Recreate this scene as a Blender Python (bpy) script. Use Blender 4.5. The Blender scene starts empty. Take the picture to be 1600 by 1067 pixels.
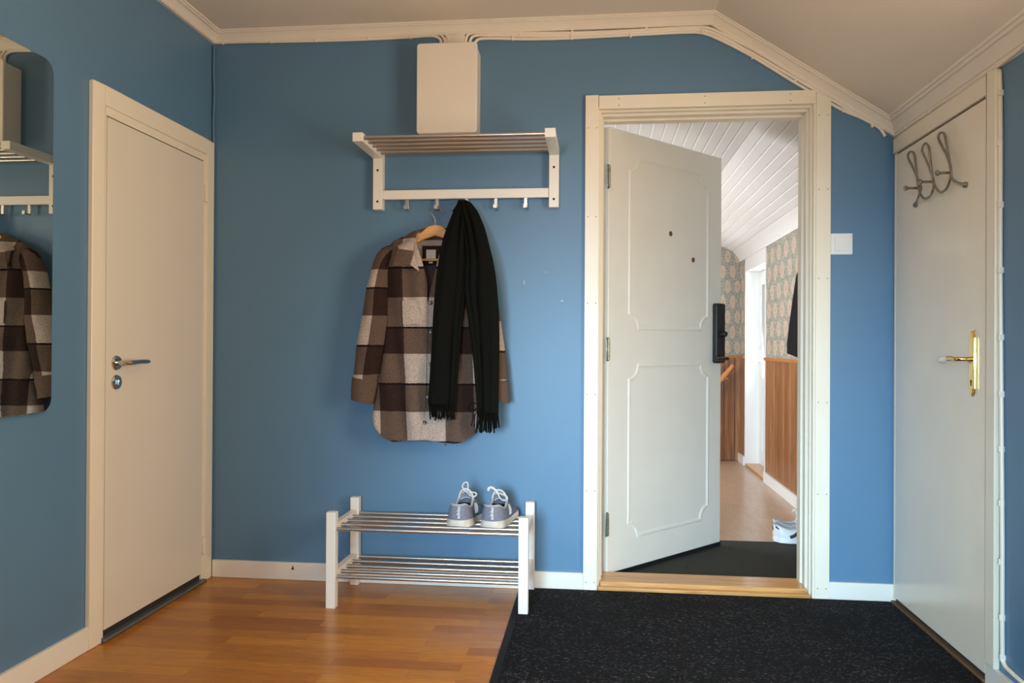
import bpy, bmesh, math, random
from mathutils import Vector, Matrix
random.seed(7)
C = bpy.context.scene.collection
PI = math.pi
# ------------------------------------------------------------------ camera
F, YAW, PITCH, ROLL, CAMH = 1230.5, 0.1062, 0.0039, 0.0056, 1.026
fw = Vector((-math.sin(YAW)*math.cos(PITCH), math.cos(YAW)*math.cos(PITCH), math.sin(PITCH)))
rt = Vector((math.cos(YAW), math.sin(YAW), 0)); up = rt.cross(fw)
cr, sr = math.cos(ROLL), math.sin(ROLL)
rt, up = rt*cr + up*sr, -rt*sr + up*cr
cam = bpy.data.cameras.new('camera'); camo = bpy.data.objects.new('camera', cam); C.objects.link(camo)
cam.sensor_width = 36; cam.lens = F/1600*36; cam.clip_start = 0.02
M = Matrix((rt, up, -fw)).transposed().to_4x4(); M.translation = (0, 0, CAMH)
camo.matrix_world = M
bpy.context.scene.camera = camo
# ------------------------------------------------------------------ light
vs = bpy.context.scene.view_settings
vs.view_transform = 'Standard'; vs.look = 'None'; vs.gamma = 1; vs.use_curve_mapping = False
vs.exposure = 0.0
W = bpy.data.worlds.new('world'); bpy.context.scene.world = W; W.use_nodes = True
W.node_tree.nodes['Background'].inputs[0].default_value = (0.75, 0.88, 1.0, 1)
W.node_tree.nodes['Background'].inputs[1].default_value = 0.08
def area(name, loc, direction, sx, sy, power, col, spread=PI):
    l = bpy.data.lights.new(name, 'AREA'); l.shape = 'RECTANGLE'; l.size = sx; l.size_y = sy
    l.energy = power; l.color = col; l.spread = spread
    o = bpy.data.objects.new(name, l); C.objects.link(o); o.location = loc
    o.rotation_euler = Vector(direction).to_track_quat('-Z', 'Y').to_euler()
    return o
area('evening_side_window', (1.225, 1.55, 1.22), (-1, 0.30, 0.02), 0.76, 1.16, 47, (1.0, 0.78, 0.56))
area('daylight_rear_window', (-0.62, -1.63, 1.05), (1.1, 4.93, -0.95), 0.9, 1.1, 22, (0.48, 0.77, 1.0), 0.72)
area('cool_rear_fill', (0.78, -1.57, 1.0), (-1.7, 3.4, -0.75), 0.5, 0.9, 3, (0.50, 0.78, 1.0), 1.1)  # added cool fill aimed at the low left wall; no opening behind it
area('daylight_hall_door', (1.47, 6.55, 1.1), (-1, -0.25, -0.1), 0.5, 1.3, 24, (0.92, 0.97, 1.0))
area('daylight_hall_side', (-0.98, 5.4, 1.35), (1, 0.05, 0.05), 1.3, 1.1, 52, (0.97, 0.98, 1.0))
LAMP_E = 27; LAMP_POS = (-0.35, 0.75, 1.80)
# ------------------------------------------------------------------ pixel -> point on a plane
def ray(px, py): return fw + rt*((px-800)/F) + up*((533.5-py)/F)
def PY(px, py, Y):
    v = ray(px, py); t = Y/v.y; return Vector((v.x*t, Y, CAMH+v.z*t))
def PX(px, py, X):
    v = ray(px, py); t = X/v.x; return Vector((X, v.y*t, CAMH+v.z*t))
# ------------------------------------------------------------------ materials
def nm(name):
    m = bpy.data.materials.new(name); m.use_nodes = True
    nt = m.node_tree; return m, nt, nt.nodes['Principled BSDF']
def N(nt, t, **kw):
    n = nt.nodes.new(t)
    for k, v in kw.items():
        if hasattr(n, k): setattr(n, k, v)
        else: n.inputs[k].default_value = v
    return n
def coords(nt, scale=(1,1,1), rot=(0,0,0), kind='Object'):
    tc = N(nt, 'ShaderNodeTexCoord'); mp = N(nt, 'ShaderNodeMapping')
    nt.links.new(tc.outputs[kind], mp.inputs[0]); mp.inputs['Scale'].default_value = scale; mp.inputs['Rotation'].default_value = rot
    return mp.outputs[0]
def add_bump(nt, bs, vec, scale, strength, dist=0.002, detail=3):
    n = N(nt, 'ShaderNodeTexNoise'); n.inputs['Scale'].default_value = scale; n.inputs['Detail'].default_value = detail
    nt.links.new(vec, n.inputs[0]); b = N(nt, 'ShaderNodeBump'); b.inputs['Strength'].default_value = strength
    b.inputs['Distance'].default_value = dist
    nt.links.new(n.outputs[0], b.inputs['Height']); nt.links.new(b.outputs[0], bs.inputs['Normal']); return n, b
def ramp(nt, fac, stops):
    r = N(nt, 'ShaderNodeValToRGB'); nt.links.new(fac, r.inputs[0])
    e = r.color_ramp.elements
    while len(e) > 1: e.remove(e[-1])
    e[0].position = stops[0][0]; e[0].color = (*stops[0][1], 1)
    for p, c in stops[1:]:
        x = e.new(p); x.color = (*c, 1)
    return r.outputs[0]
def simple(name, col, rough=0.5, metal=0.0, bump=0.0, bscale=200, var=0.0, vscale=6, scale=(1,1,1), coat=0.0):
    m, nt, bs = nm(name); v = coords(nt, scale)
    bs.inputs['Roughness'].default_value = rough; bs.inputs['Metallic'].default_value = metal
    bs.inputs['Coat Weight'].default_value = coat
    if bump: add_bump(nt, bs, v, bscale, bump)
    n = N(nt, 'ShaderNodeTexNoise'); n.inputs['Scale'].default_value = vscale; n.inputs['Detail'].default_value = 4; nt.links.new(v, n.inputs[0])
    lo = tuple(c*(1-var) for c in col); hi = tuple(min(1, c*(1+var)) for c in col)
    nt.links.new(ramp(nt, n.outputs[0], [(0.3, lo), (0.7, hi)]), bs.inputs['Base Color'])
    return m
M_wall = simple('blue_wall_paint', (0.102, 0.216, 0.352), 0.42, bump=0.12, bscale=60, var=0.025, vscale=2.5)
M_ceil = simple('ceiling_paint', (0.80, 0.73, 0.64), 0.75, bump=0.06, bscale=80, var=0.01)
M_trim = simple('cream_trim_paint', (0.84, 0.78, 0.65), 0.38, bump=0.08, bscale=45, var=0.02)
M_corn = simple('cornice_paint', (0.84, 0.78, 0.70), 0.45, bump=0.1, bscale=60, var=0.02)
M_white = simple('white_lacquer', (0.85, 0.83, 0.78), 0.35, bump=0.04, bscale=60, var=0.01)
M_base = simple('baseboard_paint', (0.82, 0.79, 0.72), 0.35, bump=0.04, bscale=40, var=0.02)
M_doorL = simple('smooth_door_paint', (0.76, 0.71, 0.62), 0.4, bump=0.03, bscale=30, var=0.01)
M_doorR = simple('glossy_door_paint', (0.86, 0.79, 0.66), 0.22, bump=0.08, bscale=18, var=0.02)
M_leaf = simple('aged_door_paint', (0.78, 0.75, 0.67), 0.42, bump=0.08, bscale=25, var=0.02)
M_chip = simple('chipped_edge_paint', (0.60, 0.50, 0.34), 0.6, bump=0.5, bscale=90, var=0.3, vscale=40)
M_steel = simple('brushed_steel', (0.62, 0.60, 0.57), 0.28, 1.0, bump=0.05, bscale=300, scale=(0.05, 1, 1))
M_chrome = simple('polished_nickel', (0.55, 0.54, 0.52), 0.12, 1.0)
M_iron = simple('antique_nickel', (0.33, 0.31, 0.28), 0.33, 1.0, var=0.2, vscale=60)
M_brass = simple('polished_brass', (0.78, 0.57, 0.22), 0.16, 1.0)
M_oldbrass = simple('worn_hinge_metal', (0.30, 0.31, 0.26), 0.4, 0.85, var=0.4, vscale=50)
M_porc = simple('white_porcelain', (0.85, 0.84, 0.80), 0.12, coat=0.5)
M_dark = simple('dark_hole', (0.03, 0.025, 0.02), 0.8)
M_hole = simple('brown_hole_plug', (0.13, 0.07, 0.03), 0.7)
M_blackp = simple('black_plastic', (0.012, 0.013, 0.015), 0.35)
M_grey = simple('grey_threshold', (0.13, 0.15, 0.16), 0.4, 0.3)
M_box = simple('cabinet_shell', (0.80, 0.75, 0.68), 0.4, bump=0.02)
M_switch = simple('switch_plastic', (0.82, 0.82, 0.80), 0.3)
M_fuzzb = simple('black_wool', (0.0045, 0.005, 0.004), 0.9, bump=0.5, bscale=500, var=0.3, vscale=200)
M_fleece = simple('black_fleece', (0.012, 0.011, 0.012), 0.95, bump=0.6, bscale=300)
M_lining = simple('dark_lining', (0.022, 0.013, 0.010), 0.7, var=0.3)
M_tag = simple('woven_tag', (0.62, 0.58, 0.50), 0.7)
M_button = simple('horn_button', (0.10, 0.055, 0.03), 0.3, var=0.3, vscale=90)
M_hallw = simple('hall_white_paint', (0.86, 0.86, 0.84), 0.4)
M_hmat = simple('hall_rubber_mat', (0.040, 0.042, 0.036), 0.75, bump=0.6, bscale=260, var=0.2, vscale=100)
M_rub = simple('mat_rubber_edge', (0.012, 0.013, 0.016), 0.6)
M_sole = simple('sneaker_sole', (0.62, 0.58, 0.50), 0.6, var=0.12, vscale=40)
M_shoeg = simple('grey_knit', (0.20, 0.21, 0.27), 0.8, bump=0.6, bscale=400, var=0.2, vscale=120)
M_shoed = simple('dark_blue_knit', (0.11, 0.16, 0.25), 0.8, bump=0.6, bscale=400, var=0.2, vscale=120)
M_shoel = simple('pale_grey_knit', (0.40, 0.42, 0.45), 0.85, bump=0.4, bscale=300)
M_lace = simple('white_lace', (0.70, 0.69, 0.67), 0.8)
M_leath = simple('white_leather', (0.82, 0.80, 0.78), 0.4, bump=0.1, bscale=120)
M_dust = simple('grey_liner', (0.45, 0.46, 0.48), 0.9)
M_bl = simple('black_leather', (0.015, 0.015, 0.018), 0.4)
def wood(name, c1, c2, rough, scale=(1,1,1), gs=10, dist=3.5, coat=0.0):
    m, nt, bs = nm(name); v = coords(nt, scale)
    n = N(nt, 'ShaderNodeTexNoise'); n.inputs['Scale'].default_value = gs; n.inputs['Detail'].default_value = 6; n.inputs['Distortion'].default_value = dist
    nt.links.new(v, n.inputs[0]); nt.links.new(ramp(nt, n.outputs[0], [(0.3, c1), (0.7, c2)]), bs.inputs['Base Color'])
    bs.inputs['Roughness'].default_value = rough; bs.inputs['Coat Weight'].default_value = coat
    return m
M_hanger = wood('beech_hanger', (0.55, 0.25, 0.07), (0.78, 0.42, 0.15), 0.35, (1, 8, 8), 6, 1)
M_pine = wood('pine_threshold', (0.42, 0.19, 0.05), (0.68, 0.37, 0.13), 0.32, (0.8, 14, 14), 5, 1.2, 0.2)
M_rail = wood('handrail_wood', (0.40, 0.15, 0.04), (0.55, 0.24, 0.08), 0.3, (3, 3, 3))
def brick_mat(name, c1, c2, mort, bw, rh, msize, rough, rot=(0,0,0), grain=(1,1,1), gs=8, offset=0.37, gmix=0.6, bump=0.3, coat=0.0, lo=0.62, hi=1.25, upright=None):
    m, nt, bs = nm(name); v = coords(nt, (1,1,1), rot)
    if upright is not None:
        sx = N(nt, 'ShaderNodeSeparateXYZ'); nt.links.new(v, sx.inputs[0]); cx_ = N(nt, 'ShaderNodeCombineXYZ')
        nt.links.new(sx.outputs[2], cx_.inputs[0]); nt.links.new(sx.outputs[upright], cx_.inputs[1]); v = cx_.outputs[0]
    b = N(nt, 'ShaderNodeTexBrick'); b.offset = offset; b.offset_frequency = 2
    b.inputs['Color1'].default_value = (*c1, 1); b.inputs['Color2'].default_value = (*c2, 1); b.inputs['Mortar'].default_value = (*mort, 1)
    b.inputs['Scale'].default_value = 1; b.inputs['Brick Width'].default_value = bw; b.inputs['Row Height'].default_value = rh
    b.inputs['Mortar Size'].default_value = msize; b.inputs['Bias'].default_value = 0.0; b.inputs['Mortar Smooth'].default_value = 0.3
    nt.links.new(v, b.inputs[0])
    mp = N(nt, 'ShaderNodeMapping'); nt.links.new(v, mp.inputs[0]); mp.inputs['Scale'].default_value = grain
    ad = N(nt, 'ShaderNodeVectorMath', operation='ADD'); nt.links.new(mp.outputs[0], ad.inputs[0]); nt.links.new(b.outputs['Color'], ad.inputs[1])
    n = N(nt, 'ShaderNodeTexNoise'); n.inputs['Scale'].default_value = gs; n.inputs['Detail'].default_value = 7; n.inputs['Distortion'].default_value = 1.4
    nt.links.new(ad.outputs[0], n.inputs[0])
    g = ramp(nt, n.outputs[0], [(0.3, (lo,)*3), (0.7, (hi,)*3)])
    mx = N(nt, 'ShaderNodeMix', data_type='RGBA', blend_type='MULTIPLY'); mx.inputs[0].default_value = gmix
    nt.links.new(b.outputs['Color'], mx.inputs[6]); nt.links.new(g, mx.inputs[7]); nt.links.new(mx.outputs[2], bs.inputs['Base Color'])
    bs.inputs['Roughness'].default_value = rough; bs.inputs['Coat Weight'].default_value = coat
    if bump:
        bp = N(nt, 'ShaderNodeBump'); bp.invert = True; bp.inputs['Strength'].default_value = bump; bp.inputs['Distance'].default_value = 0.002
        nt.links.new(b.outputs['Fac'], bp.inputs['Height']); nt.links.new(bp.outputs[0], bs.inputs['Normal'])
    return m
M_floor = brick_mat('honey_parquet', (0.36, 0.125, 0.009), (0.53, 0.215, 0.017), (0.28, 0.10, 0.02), 0.42, 0.066, 0.0006, 0.27, grain=(1.2, 14, 1), gs=7, bump=0.05, lo=0.6, hi=1.22)
M_floor.node_tree.nodes['Principled BSDF'].inputs['Specular IOR Level'].default_value = 0.4
M_hfloor = brick_mat('hall_laminate', (0.42, 0.29, 0.19), (0.50, 0.35, 0.24), (0.40, 0.27, 0.18), 1.2, 0.19, 0.0005, 0.3, rot=(0, 0, PI/2), grain=(1, 5, 1), gs=5, bump=0.0, lo=0.75, hi=1.15)
# wainscot: vertical boards, texture space = (along wall, height)
def wainscot(name, ax):
    return brick_mat(name, (0.30, 0.125, 0.05), (0.46, 0.23, 0.105), (0.08, 0.03, 0.012), 30, 0.095, 0.004, 0.28, upright=ax, grain=(0.7, 16, 16), gs=4, offset=0, bump=0.5, lo=0.35, hi=1.35, gmix=0.85)
M_wainY = wainscot('teak_wainscot_side', 1)
M_wainX = wainscot('teak_wainscot_end', 0)
def carpet_mat():
    m, nt, bs = nm('black_ribbed_carpet'); v = coords(nt, (0.6, 1.5, 1))
    n = N(nt, 'ShaderNodeTexNoise'); n.inputs['Scale'].default_value = 170; n.inputs['Detail'].default_value = 3; nt.links.new(v, n.inputs[0])
    n2 = N(nt, 'ShaderNodeTexNoise'); n2.inputs['Scale'].default_value = 6; nt.links.new(v, n2.inputs[0])
    a = N(nt, 'ShaderNodeMath', operation='MULTIPLY_ADD'); nt.links.new(n2.outputs[0], a.inputs[0]); a.inputs[1].default_value = 0.12; nt.links.new(n.outputs[0], a.inputs[2])
    nt.links.new(ramp(nt, a.outputs[0], [(0.57, (0.002, 0.0022, 0.003)), (0.67, (0.008, 0.009, 0.012)), (0.78, (0.13, 0.14, 0.17))]), bs.inputs['Base Color'])
    bs.inputs['Roughness'].default_value = 0.95; bs.inputs['Specular IOR Level'].default_value = 0.2
    b = N(nt, 'ShaderNodeBump'); b.inputs['Strength'].default_value = 0.8; b.inputs['Distance'].default_value = 0.004
    nt.links.new(n.outputs[0], b.inputs['Height']); nt.links.new(b.outputs[0], bs.inputs['Normal'])
    return m
M_carpet = carpet_mat()
def wallpaper(name, axis, pu=0.21, pv=0.135):
    m, nt, bs = nm(name)
    tc = N(nt, 'ShaderNodeTexCoord'); sp = N(nt, 'ShaderNodeSeparateXYZ'); nt.links.new(tc.outputs['Object'], sp.inputs[0])
    u = N(nt, 'ShaderNodeMath', operation='DIVIDE'); nt.links.new(sp.outputs[axis], u.inputs[0]); u.inputs[1].default_value = pu
    w = N(nt, 'ShaderNodeMath', operation='DIVIDE'); nt.links.new(sp.outputs[2], w.inputs[0]); w.inputs[1].default_value = pv
    sk = N(nt, 'ShaderNodeMath', operation='MULTIPLY_ADD'); nt.links.new(w.outputs[0], sk.inputs[0]); sk.inputs[1].default_value = 0.5; nt.links.new(u.outputs[0], sk.inputs[2])
    def frac(s, off):
        a = N(nt, 'ShaderNodeMath', operation='FRACT'); nt.links.new(s, a.inputs[0])
        b = N(nt, 'ShaderNodeMath', operation='SUBTRACT'); nt.links.new(a.outputs[0], b.inputs[0]); b.inputs[1].default_value = off; return b.outputs[0]
    fv = frac(w.outputs[0], 0.5); fu0 = frac(sk.outputs[0], 0.5)
    fu = N(nt, 'ShaderNodeMath', operation='MULTIPLY_ADD'); nt.links.new(fv, fu.inputs[0]); fu.inputs[1].default_value = -0.5; nt.links.new(fu0, fu.inputs[2])
    cb = N(nt, 'ShaderNodeCombineXYZ'); nt.links.new(fu.outputs[0], cb.inputs[0])
    sv = N(nt, 'ShaderNodeMath', operation='MULTIPLY'); nt.links.new(fv, sv.inputs[0]); sv.inputs[1].default_value = 0.68; nt.links.new(sv.outputs[0], cb.inputs[1])
    ln = N(nt, 'ShaderNodeVectorMath', operation='LENGTH'); nt.links.new(cb.outputs[0], ln.inputs[0])
    nz = N(nt, 'ShaderNodeTexNoise'); nz.inputs['Scale'].default_value = 60; nz.inputs['Detail'].default_value = 4; nt.links.new(tc.outputs['Object'], nz.inputs[0])
    ds = N(nt, 'ShaderNodeMath', operation='MULTIPLY_ADD'); nt.links.new(nz.outputs[0], ds.inputs[0]); ds.inputs[1].default_value = 0.22; nt.links.new(ln.outputs['Value'], ds.inputs[2])
    col = ramp(nt, ds.outputs[0], [(0.14, (0.40, 0.30, 0.22)), (0.22, (0.58, 0.44, 0.34)), (0.30, (0.48, 0.38, 0.30)), (0.36, (0.62, 0.50, 0.40)), (0.42, (0.26, 0.26, 0.22))])
    nz2 = N(nt, 'ShaderNodeTexNoise'); nz2.inputs['Scale'].default_value = 95; nz2.inputs['Detail'].default_value = 2; nt.links.new(tc.outputs['Object'], nz2.inputs[0])
    lf = ramp(nt, nz2.outputs[0], [(0.46, (0.22, 0.24, 0.21)), (0.58, (0.50, 0.44, 0.35))])
    gt = N(nt, 'ShaderNodeMapRange'); gt.inputs[1].default_value = 0.40; gt.inputs[2].default_value = 0.45; nt.links.new(ds.outputs[0], gt.inputs[0])
    mx = N(nt, 'ShaderNodeMix', data_type='RGBA'); nt.links.new(gt.outputs[0], mx.inputs[0]); nt.links.new(col, mx.inputs[6]); nt.links.new(lf, mx.inputs[7])
    nt.links.new(mx.outputs[2], bs.inputs['Base Color']); bs.inputs['Roughness'].default_value = 0.7
    return m
M_wpY = wallpaper('ogee_wallpaper_side', 1); M_wpX = wallpaper('ogee_wallpaper_end', 0, 0.085)
def plaid():
    m, nt, bs = nm('brown_plaid_wool')
    uv = N(nt, 'ShaderNodeUVMap'); uv.uv_map = 'UVMap'; sp = N(nt, 'ShaderNodeSeparateXYZ'); nt.links.new(uv.outputs[0], sp.inputs[0])
    tc = N(nt, 'ShaderNodeTexCoord')
    nz = N(nt, 'ShaderNodeTexNoise'); nz.inputs['Scale'].default_value = 260; nz.inputs['Detail'].default_value = 3; nt.links.new(tc.outputs['Object'], nz.inputs[0])
    def band(o):
        h = N(nt, 'ShaderNodeMath', operation='MULTIPLY_ADD'); nt.links.new(nz.outputs[0], h.inputs[0]); h.inputs[1].default_value = 0.05; nt.links.new(o, h.inputs[2])
        a = N(nt, 'ShaderNodeMath', operation='MULTIPLY'); nt.links.new(h.outputs[0], a.inputs[0]); a.inputs[1].default_value = 0.5
        f = N(nt, 'ShaderNodeMath', operation='FRACT'); nt.links.new(a.outputs[0], f.inputs[0])
        g = N(nt, 'ShaderNodeMath', operation='GREATER_THAN'); nt.links.new(f.outputs[0], g.inputs[0]); g.inputs[1].default_value = 0.5
        return f.outputs[0], g.outputs[0]        # 1 = dark band
    fu, gu = band(sp.outputs[0]); fv, gv = band(sp.outputs[1])
    sm = N(nt, 'ShaderNodeMath', operation='ADD'); nt.links.new(gu, sm.inputs[0]); nt.links.new(gv, sm.inputs[1])
    hf = N(nt, 'ShaderNodeMath', operation='MULTIPLY'); nt.links.new(sm.outputs[0], hf.inputs[0]); hf.inputs[1].default_value = 0.5
    r = N(nt, 'ShaderNodeValToRGB'); r.color_ramp.interpolation = 'CONSTANT'; nt.links.new(hf.outputs[0], r.inputs[0])
    e = r.color_ramp.elements; e[0].position = 0; e[0].color = (0.45, 0.37, 0.315, 1); e[1].position = 0.25; e[1].color = (0.118, 0.079, 0.059, 1)
    x = e.new(0.75); x.color = (0.030, 0.016, 0.012, 1)
    # thin dark line at the top of each dark row
    ld = N(nt, 'ShaderNodeMath', operation='GREATER_THAN'); nt.links.new(fv, ld.inputs[0]); ld.inputs[1].default_value = 0.965
    mx = N(nt, 'ShaderNodeMix', data_type='RGBA'); nt.links.new(ld.outputs[0], mx.inputs[0]); nt.links.new(r.outputs[0], mx.inputs[6]); mx.inputs[7].default_value = (0.012, 0.006, 0.006, 1)
    sp2 = ramp(nt, nz.outputs[0], [(0.3, (0.55,)*3), (0.7, (1.4,)*3)])
    m2 = N(nt, 'ShaderNodeMix', data_type='RGBA', blend_type='MULTIPLY'); m2.inputs[0].default_value = 0.8
    nt.links.new(mx.outputs[2], m2.inputs[6]); nt.links.new(sp2, m2.inputs[7]); nt.links.new(m2.outputs[2], bs.inputs['Base Color'])
    bs.inputs['Roughness'].default_value = 0.95; bs.inputs['Specular IOR Level'].default_value = 0.15
    b = N(nt, 'ShaderNodeBump'); b.inputs['Strength'].default_value = 0.5; b.inputs['Distance'].default_value = 0.002
    nt.links.new(nz.outputs[0], b.inputs['Height']); nt.links.new(b.outputs[0], bs.inputs['Normal'])
    return m
M_plaid = plaid()
for m_ in (M_fuzzb, M_fleece, M_rub, M_hmat): m_.node_tree.nodes['Principled BSDF'].inputs['Specular IOR Level'].default_value = 0.12
m, nt, bs = nm('mirror_glass'); bs.inputs['Metallic'].default_value = 1; bs.inputs['Roughness'].default_value = 0.0
bs.inputs['Base Color'].default_value = (0.72, 0.75, 0.70, 1); M_mirror = m
m, nt, bs = nm('clear_glass'); bs.inputs['Transmission Weight'].default_value = 1; bs.inputs['Roughness'].default_value = 0.0; bs.inputs['IOR'].default_value = 1.05; M_glass = m
m, nt, bs = nm('lamp_glow'); bs.inputs['Emission Color'].default_value = (1, 0.72, 0.42, 1); bs.inputs['Emission Strength'].default_value = 6; M_glow = m
# ------------------------------------------------------------------ mesh helpers
def obj(name, bm, mats, parent=None, smooth=35, bevel=0, loc=None, solid=0, subsurf=0):
    if not isinstance(mats, (list, tuple)): mats = [mats]
    bmesh.ops.remove_doubles(bm, verts=bm.verts, dist=1e-6)
    bmesh.ops.recalc_face_normals(bm, faces=bm.faces)
    if smooth:
        for f in bm.faces: f.smooth = True
        for e in bm.edges:
            e.smooth = len(e.link_faces) == 2 and e.calc_face_angle(0) <= math.radians(smooth)
    me = bpy.data.meshes.new(name); bm.to_mesh(me); bm.free()
    for x in mats: me.materials.append(x)
    o = bpy.data.objects.new(name, me); C.objects.link(o)
    if parent: o.parent = parent
    if loc: o.location = loc
    if solid:
        s = o.modifiers.new('solid', 'SOLIDIFY'); s.thickness = solid; s.offset = 0
    if subsurf:
        s = o.modifiers.new('sub', 'SUBSURF'); s.levels = subsurf; s.render_levels = subsurf
    if bevel:
        b = o.modifiers.new('bevel', 'BEVEL'); b.width = bevel; b.segments = 2; b.limit_method = 'ANGLE'; b.angle_limit = 0.7
    return o
def tag(o, label=None, cat=None, group=None, kind=None):
    if label: o['label'] = label
    if cat: o['category'] = cat
    if group: o['group'] = group
    if kind: o['kind'] = kind
    return o
def thing(name, label, cat, loc=(0,0,0), rotz=0, group=None):
    o = bpy.data.objects.new(name, None); C.objects.link(o); o.location = loc; o.rotation_euler = (0,0,rotz)
    o.empty_display_size = 0.05
    return tag(o, label, cat, group)
def struct(name, bm, m, label=None, cat=None, **kw):
    o = obj(name, bm, m, **kw); o['kind'] = 'structure'
    return tag(o, label, cat)
def box(bm, x0, x1, y0, y1, z0, z1, mi=0, mat=None):
    vs_ = [bm.verts.new((x, y, z)) for z in (z0, z1) for x, y in ((x0,y0),(x1,y0),(x1,y1),(x0,y1))]
    if mat is not None:
        for v in vs_: v.co = mat @ v.co
    for q in ((0,3,2,1),(4,5,6,7),(0,1,5,4),(1,2,6,5),(2,3,7,6),(3,0,4,7)):
        f = bm.faces.new([vs_[i] for i in q]); f.material_index = mi
def Bx(*a, **k):
    bm = bmesh.new(); box(bm, *a, **k); return bm
def tube(bm, pts, r, seg=10, closed=False, mi=0, flat=None):
    pts = [Vector(p) for p in pts]; n = len(pts); rs = r if isinstance(r, (list, tuple)) else [r]*n
    rings = []; up0 = None
    for i, p in enumerate(pts):
        a = pts[(i-1) % n] if (closed or i > 0) else p; b = pts[(i+1) % n] if (closed or i < n-1) else p
        t = (b-a).normalized()
        if up0 is None:
            up0 = Vector((0,0,1)) if abs(t.z) < 0.9 else Vector((0,1,0))
        s = t.cross(up0).normalized(); u = s.cross(t).normalized(); up0 = u
        fu = flat if flat else 1
        rings.append([bm.verts.new(p + s*math.cos(2*PI*k/seg)*rs[i] + u*math.sin(2*PI*k/seg)*rs[i]*fu) for k in range(seg)])
    m_ = n if closed else n-1
    for i in range(m_):
        A, B = rings[i], rings[(i+1) % n]
        for k in range(seg):
            f = bm.faces.new((A[k], A[(k+1)%seg], B[(k+1)%seg], B[k])); f.material_index = mi
    if not closed:
        for rg in (rings[0], rings[-1]):
            f = bm.faces.new(rg); f.material_index = mi
def T(pts, r, **k):
    bm = bmesh.new(); tube(bm, pts, r, **k); return bm
def smoothpath(pts, n=6):
    pts = [Vector(p) for p in pts]; out = []
    for i in range(len(pts)-1):
        p0 = pts[max(i-1,0)]; p1 = pts[i]; p2 = pts[i+1]; p3 = pts[min(i+2, len(pts)-1)]
        for k in range(n):
            t = k/n
            out.append(0.5*((2*p1) + (p2-p0)*t + (2*p0-5*p1+4*p2-p3)*t*t + (3*p1-p0-3*p2+p3)*t*t*t))
    out.append(pts[-1]); return out
def lathe(bm, prof, mat=Matrix(), seg=24, mi=0):
    rings = []
    for r, z in prof:
        rings.append([bm.verts.new(mat @ Vector((r*math.cos(2*PI*k/seg), r*math.sin(2*PI*k/seg), z))) for k in range(seg)])
    for A, B in zip(rings, rings[1:]):
        for k in range(seg):
            f = bm.faces.new((A[k], A[(k+1)%seg], B[(k+1)%seg], B[k])); f.material_index = mi
    for rg in (rings[0], rings[-1]):
        f = bm.faces.new(rg); f.material_index = mi
def axis_mat(loc, d):
    return Matrix.Translation(loc) @ Vector(d).to_track_quat('Z', 'Y').to_matrix().to_4x4()
def prism(bm, pts, h, mat=Matrix(), mi=0):
    a = [bm.verts.new(mat @ Vector((x, y, 0))) for x, y in pts]; b = [bm.verts.new(mat @ Vector((x, y, h))) for x, y in pts]
    n = len(pts); bm.faces.new(a[::-1]).material_index = mi; bm.faces.new(b).material_index = mi
    for i in range(n): bm.faces.new((a[i], a[(i+1)%n], b[(i+1)%n], b[i])).material_index = mi
def rrect(x0, x1, y0, y1, r, n=6):
    out = []
    for cx, cy, a0 in ((x1-r,y1-r,0),(x0+r,y1-r,90),(x0+r,y0+r,180),(x1-r,y0+r,270)):
        for k in range(n+1):
            a = math.radians(a0 + 90*k/n); out.append((cx+r*math.cos(a), cy+r*math.sin(a)))
    return out
def lerp(a, b, t): return a+(b-a)*t
def interp(tab, x):
    if x <= tab[0][0]: return tab[0][1]
    for (a, va), (b, vb) in zip(tab, tab[1:]):
        if x <= b: return lerp(va, vb, (x-a)/(b-a))
    return tab[-1][1]
def sinterp(tab, x):
    if x <= tab[0][0]: return tab[0][1]
    for i, ((a, va), (b, vb)) in enumerate(zip(tab, tab[1:])):
        if x <= b:
            t = (x-a)/(b-a); v0 = tab[max(i-1,0)][1]; v3 = tab[min(i+2,len(tab)-1)][1]
            return 0.5*((2*va)+(vb-v0)*t+(2*v0-5*va+4*vb-v3)*t*t+(3*va-v0-3*vb+v3)*t*t*t)
    return tab[-1][1]
XL, XR, D, H = -1.689, 1.199, 3.313, 2.385
KX, TAN = 0.475, 0.655; ANG = math.atan(TAN); CA, SA = math.cos(ANG), math.sin(ANG)
ZR = H - TAN*(XR-KX); YB = -1.6
BW = 0.15       # back wall thickness
# ================================================================== THE SETTING
bm = Bx(XL-0.3, XR+0.3, YB-0.1, D+0.0, -0.05, 0.0); struct('floor', bm, M_floor, 'honey brown parquet floor of the blue room', 'floor')
bm = Bx(XL-0.3, KX, YB-0.1, D+BW, H, H+0.05)
v = [bm.verts.new(p) for p in ((KX,YB-0.1,H),(XR+0.3,YB-0.1,H-TAN*(XR+0.3-KX)),(XR+0.3,D+0.1,H-TAN*(XR+0.3-KX)),(KX,D+0.1,H))]
w = [bm.verts.new(x.co+Vector((0.0,0,0.05))) for x in v]
bm.faces.new(v); bm.faces.new(w[::-1])
for i in range(4): bm.faces.new((v[i], v[(i+1)%4], w[(i+1)%4], w[i]))
struct('ceiling', bm, M_ceil, 'cream ceiling, flat then sloping down on the right', 'ceiling', smooth=0)
OX0, OX1, OZ = 0.0, 0.885, 2.02           # hole for the main doorway
bm = Bx(XL-0.1, OX0, D, D+BW, 0, H+0.02); box(bm, OX0, OX1, D, D+BW, OZ, H+0.02); box(bm, OX1, XR+0.1, D, D+BW, 0, H+0.02)
struct('wall_back', bm, M_wall, 'blue painted wall facing the camera with the doorway', 'wall')
struct('wall_left', Bx(XL-0.1, XL, YB, D, 0, H+0.02), M_wall, 'blue painted wall on the left behind the mirror', 'wall')
wy0, wy1, wz0, wz1 = 1.15, 1.95, 0.62, 1.82
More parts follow.
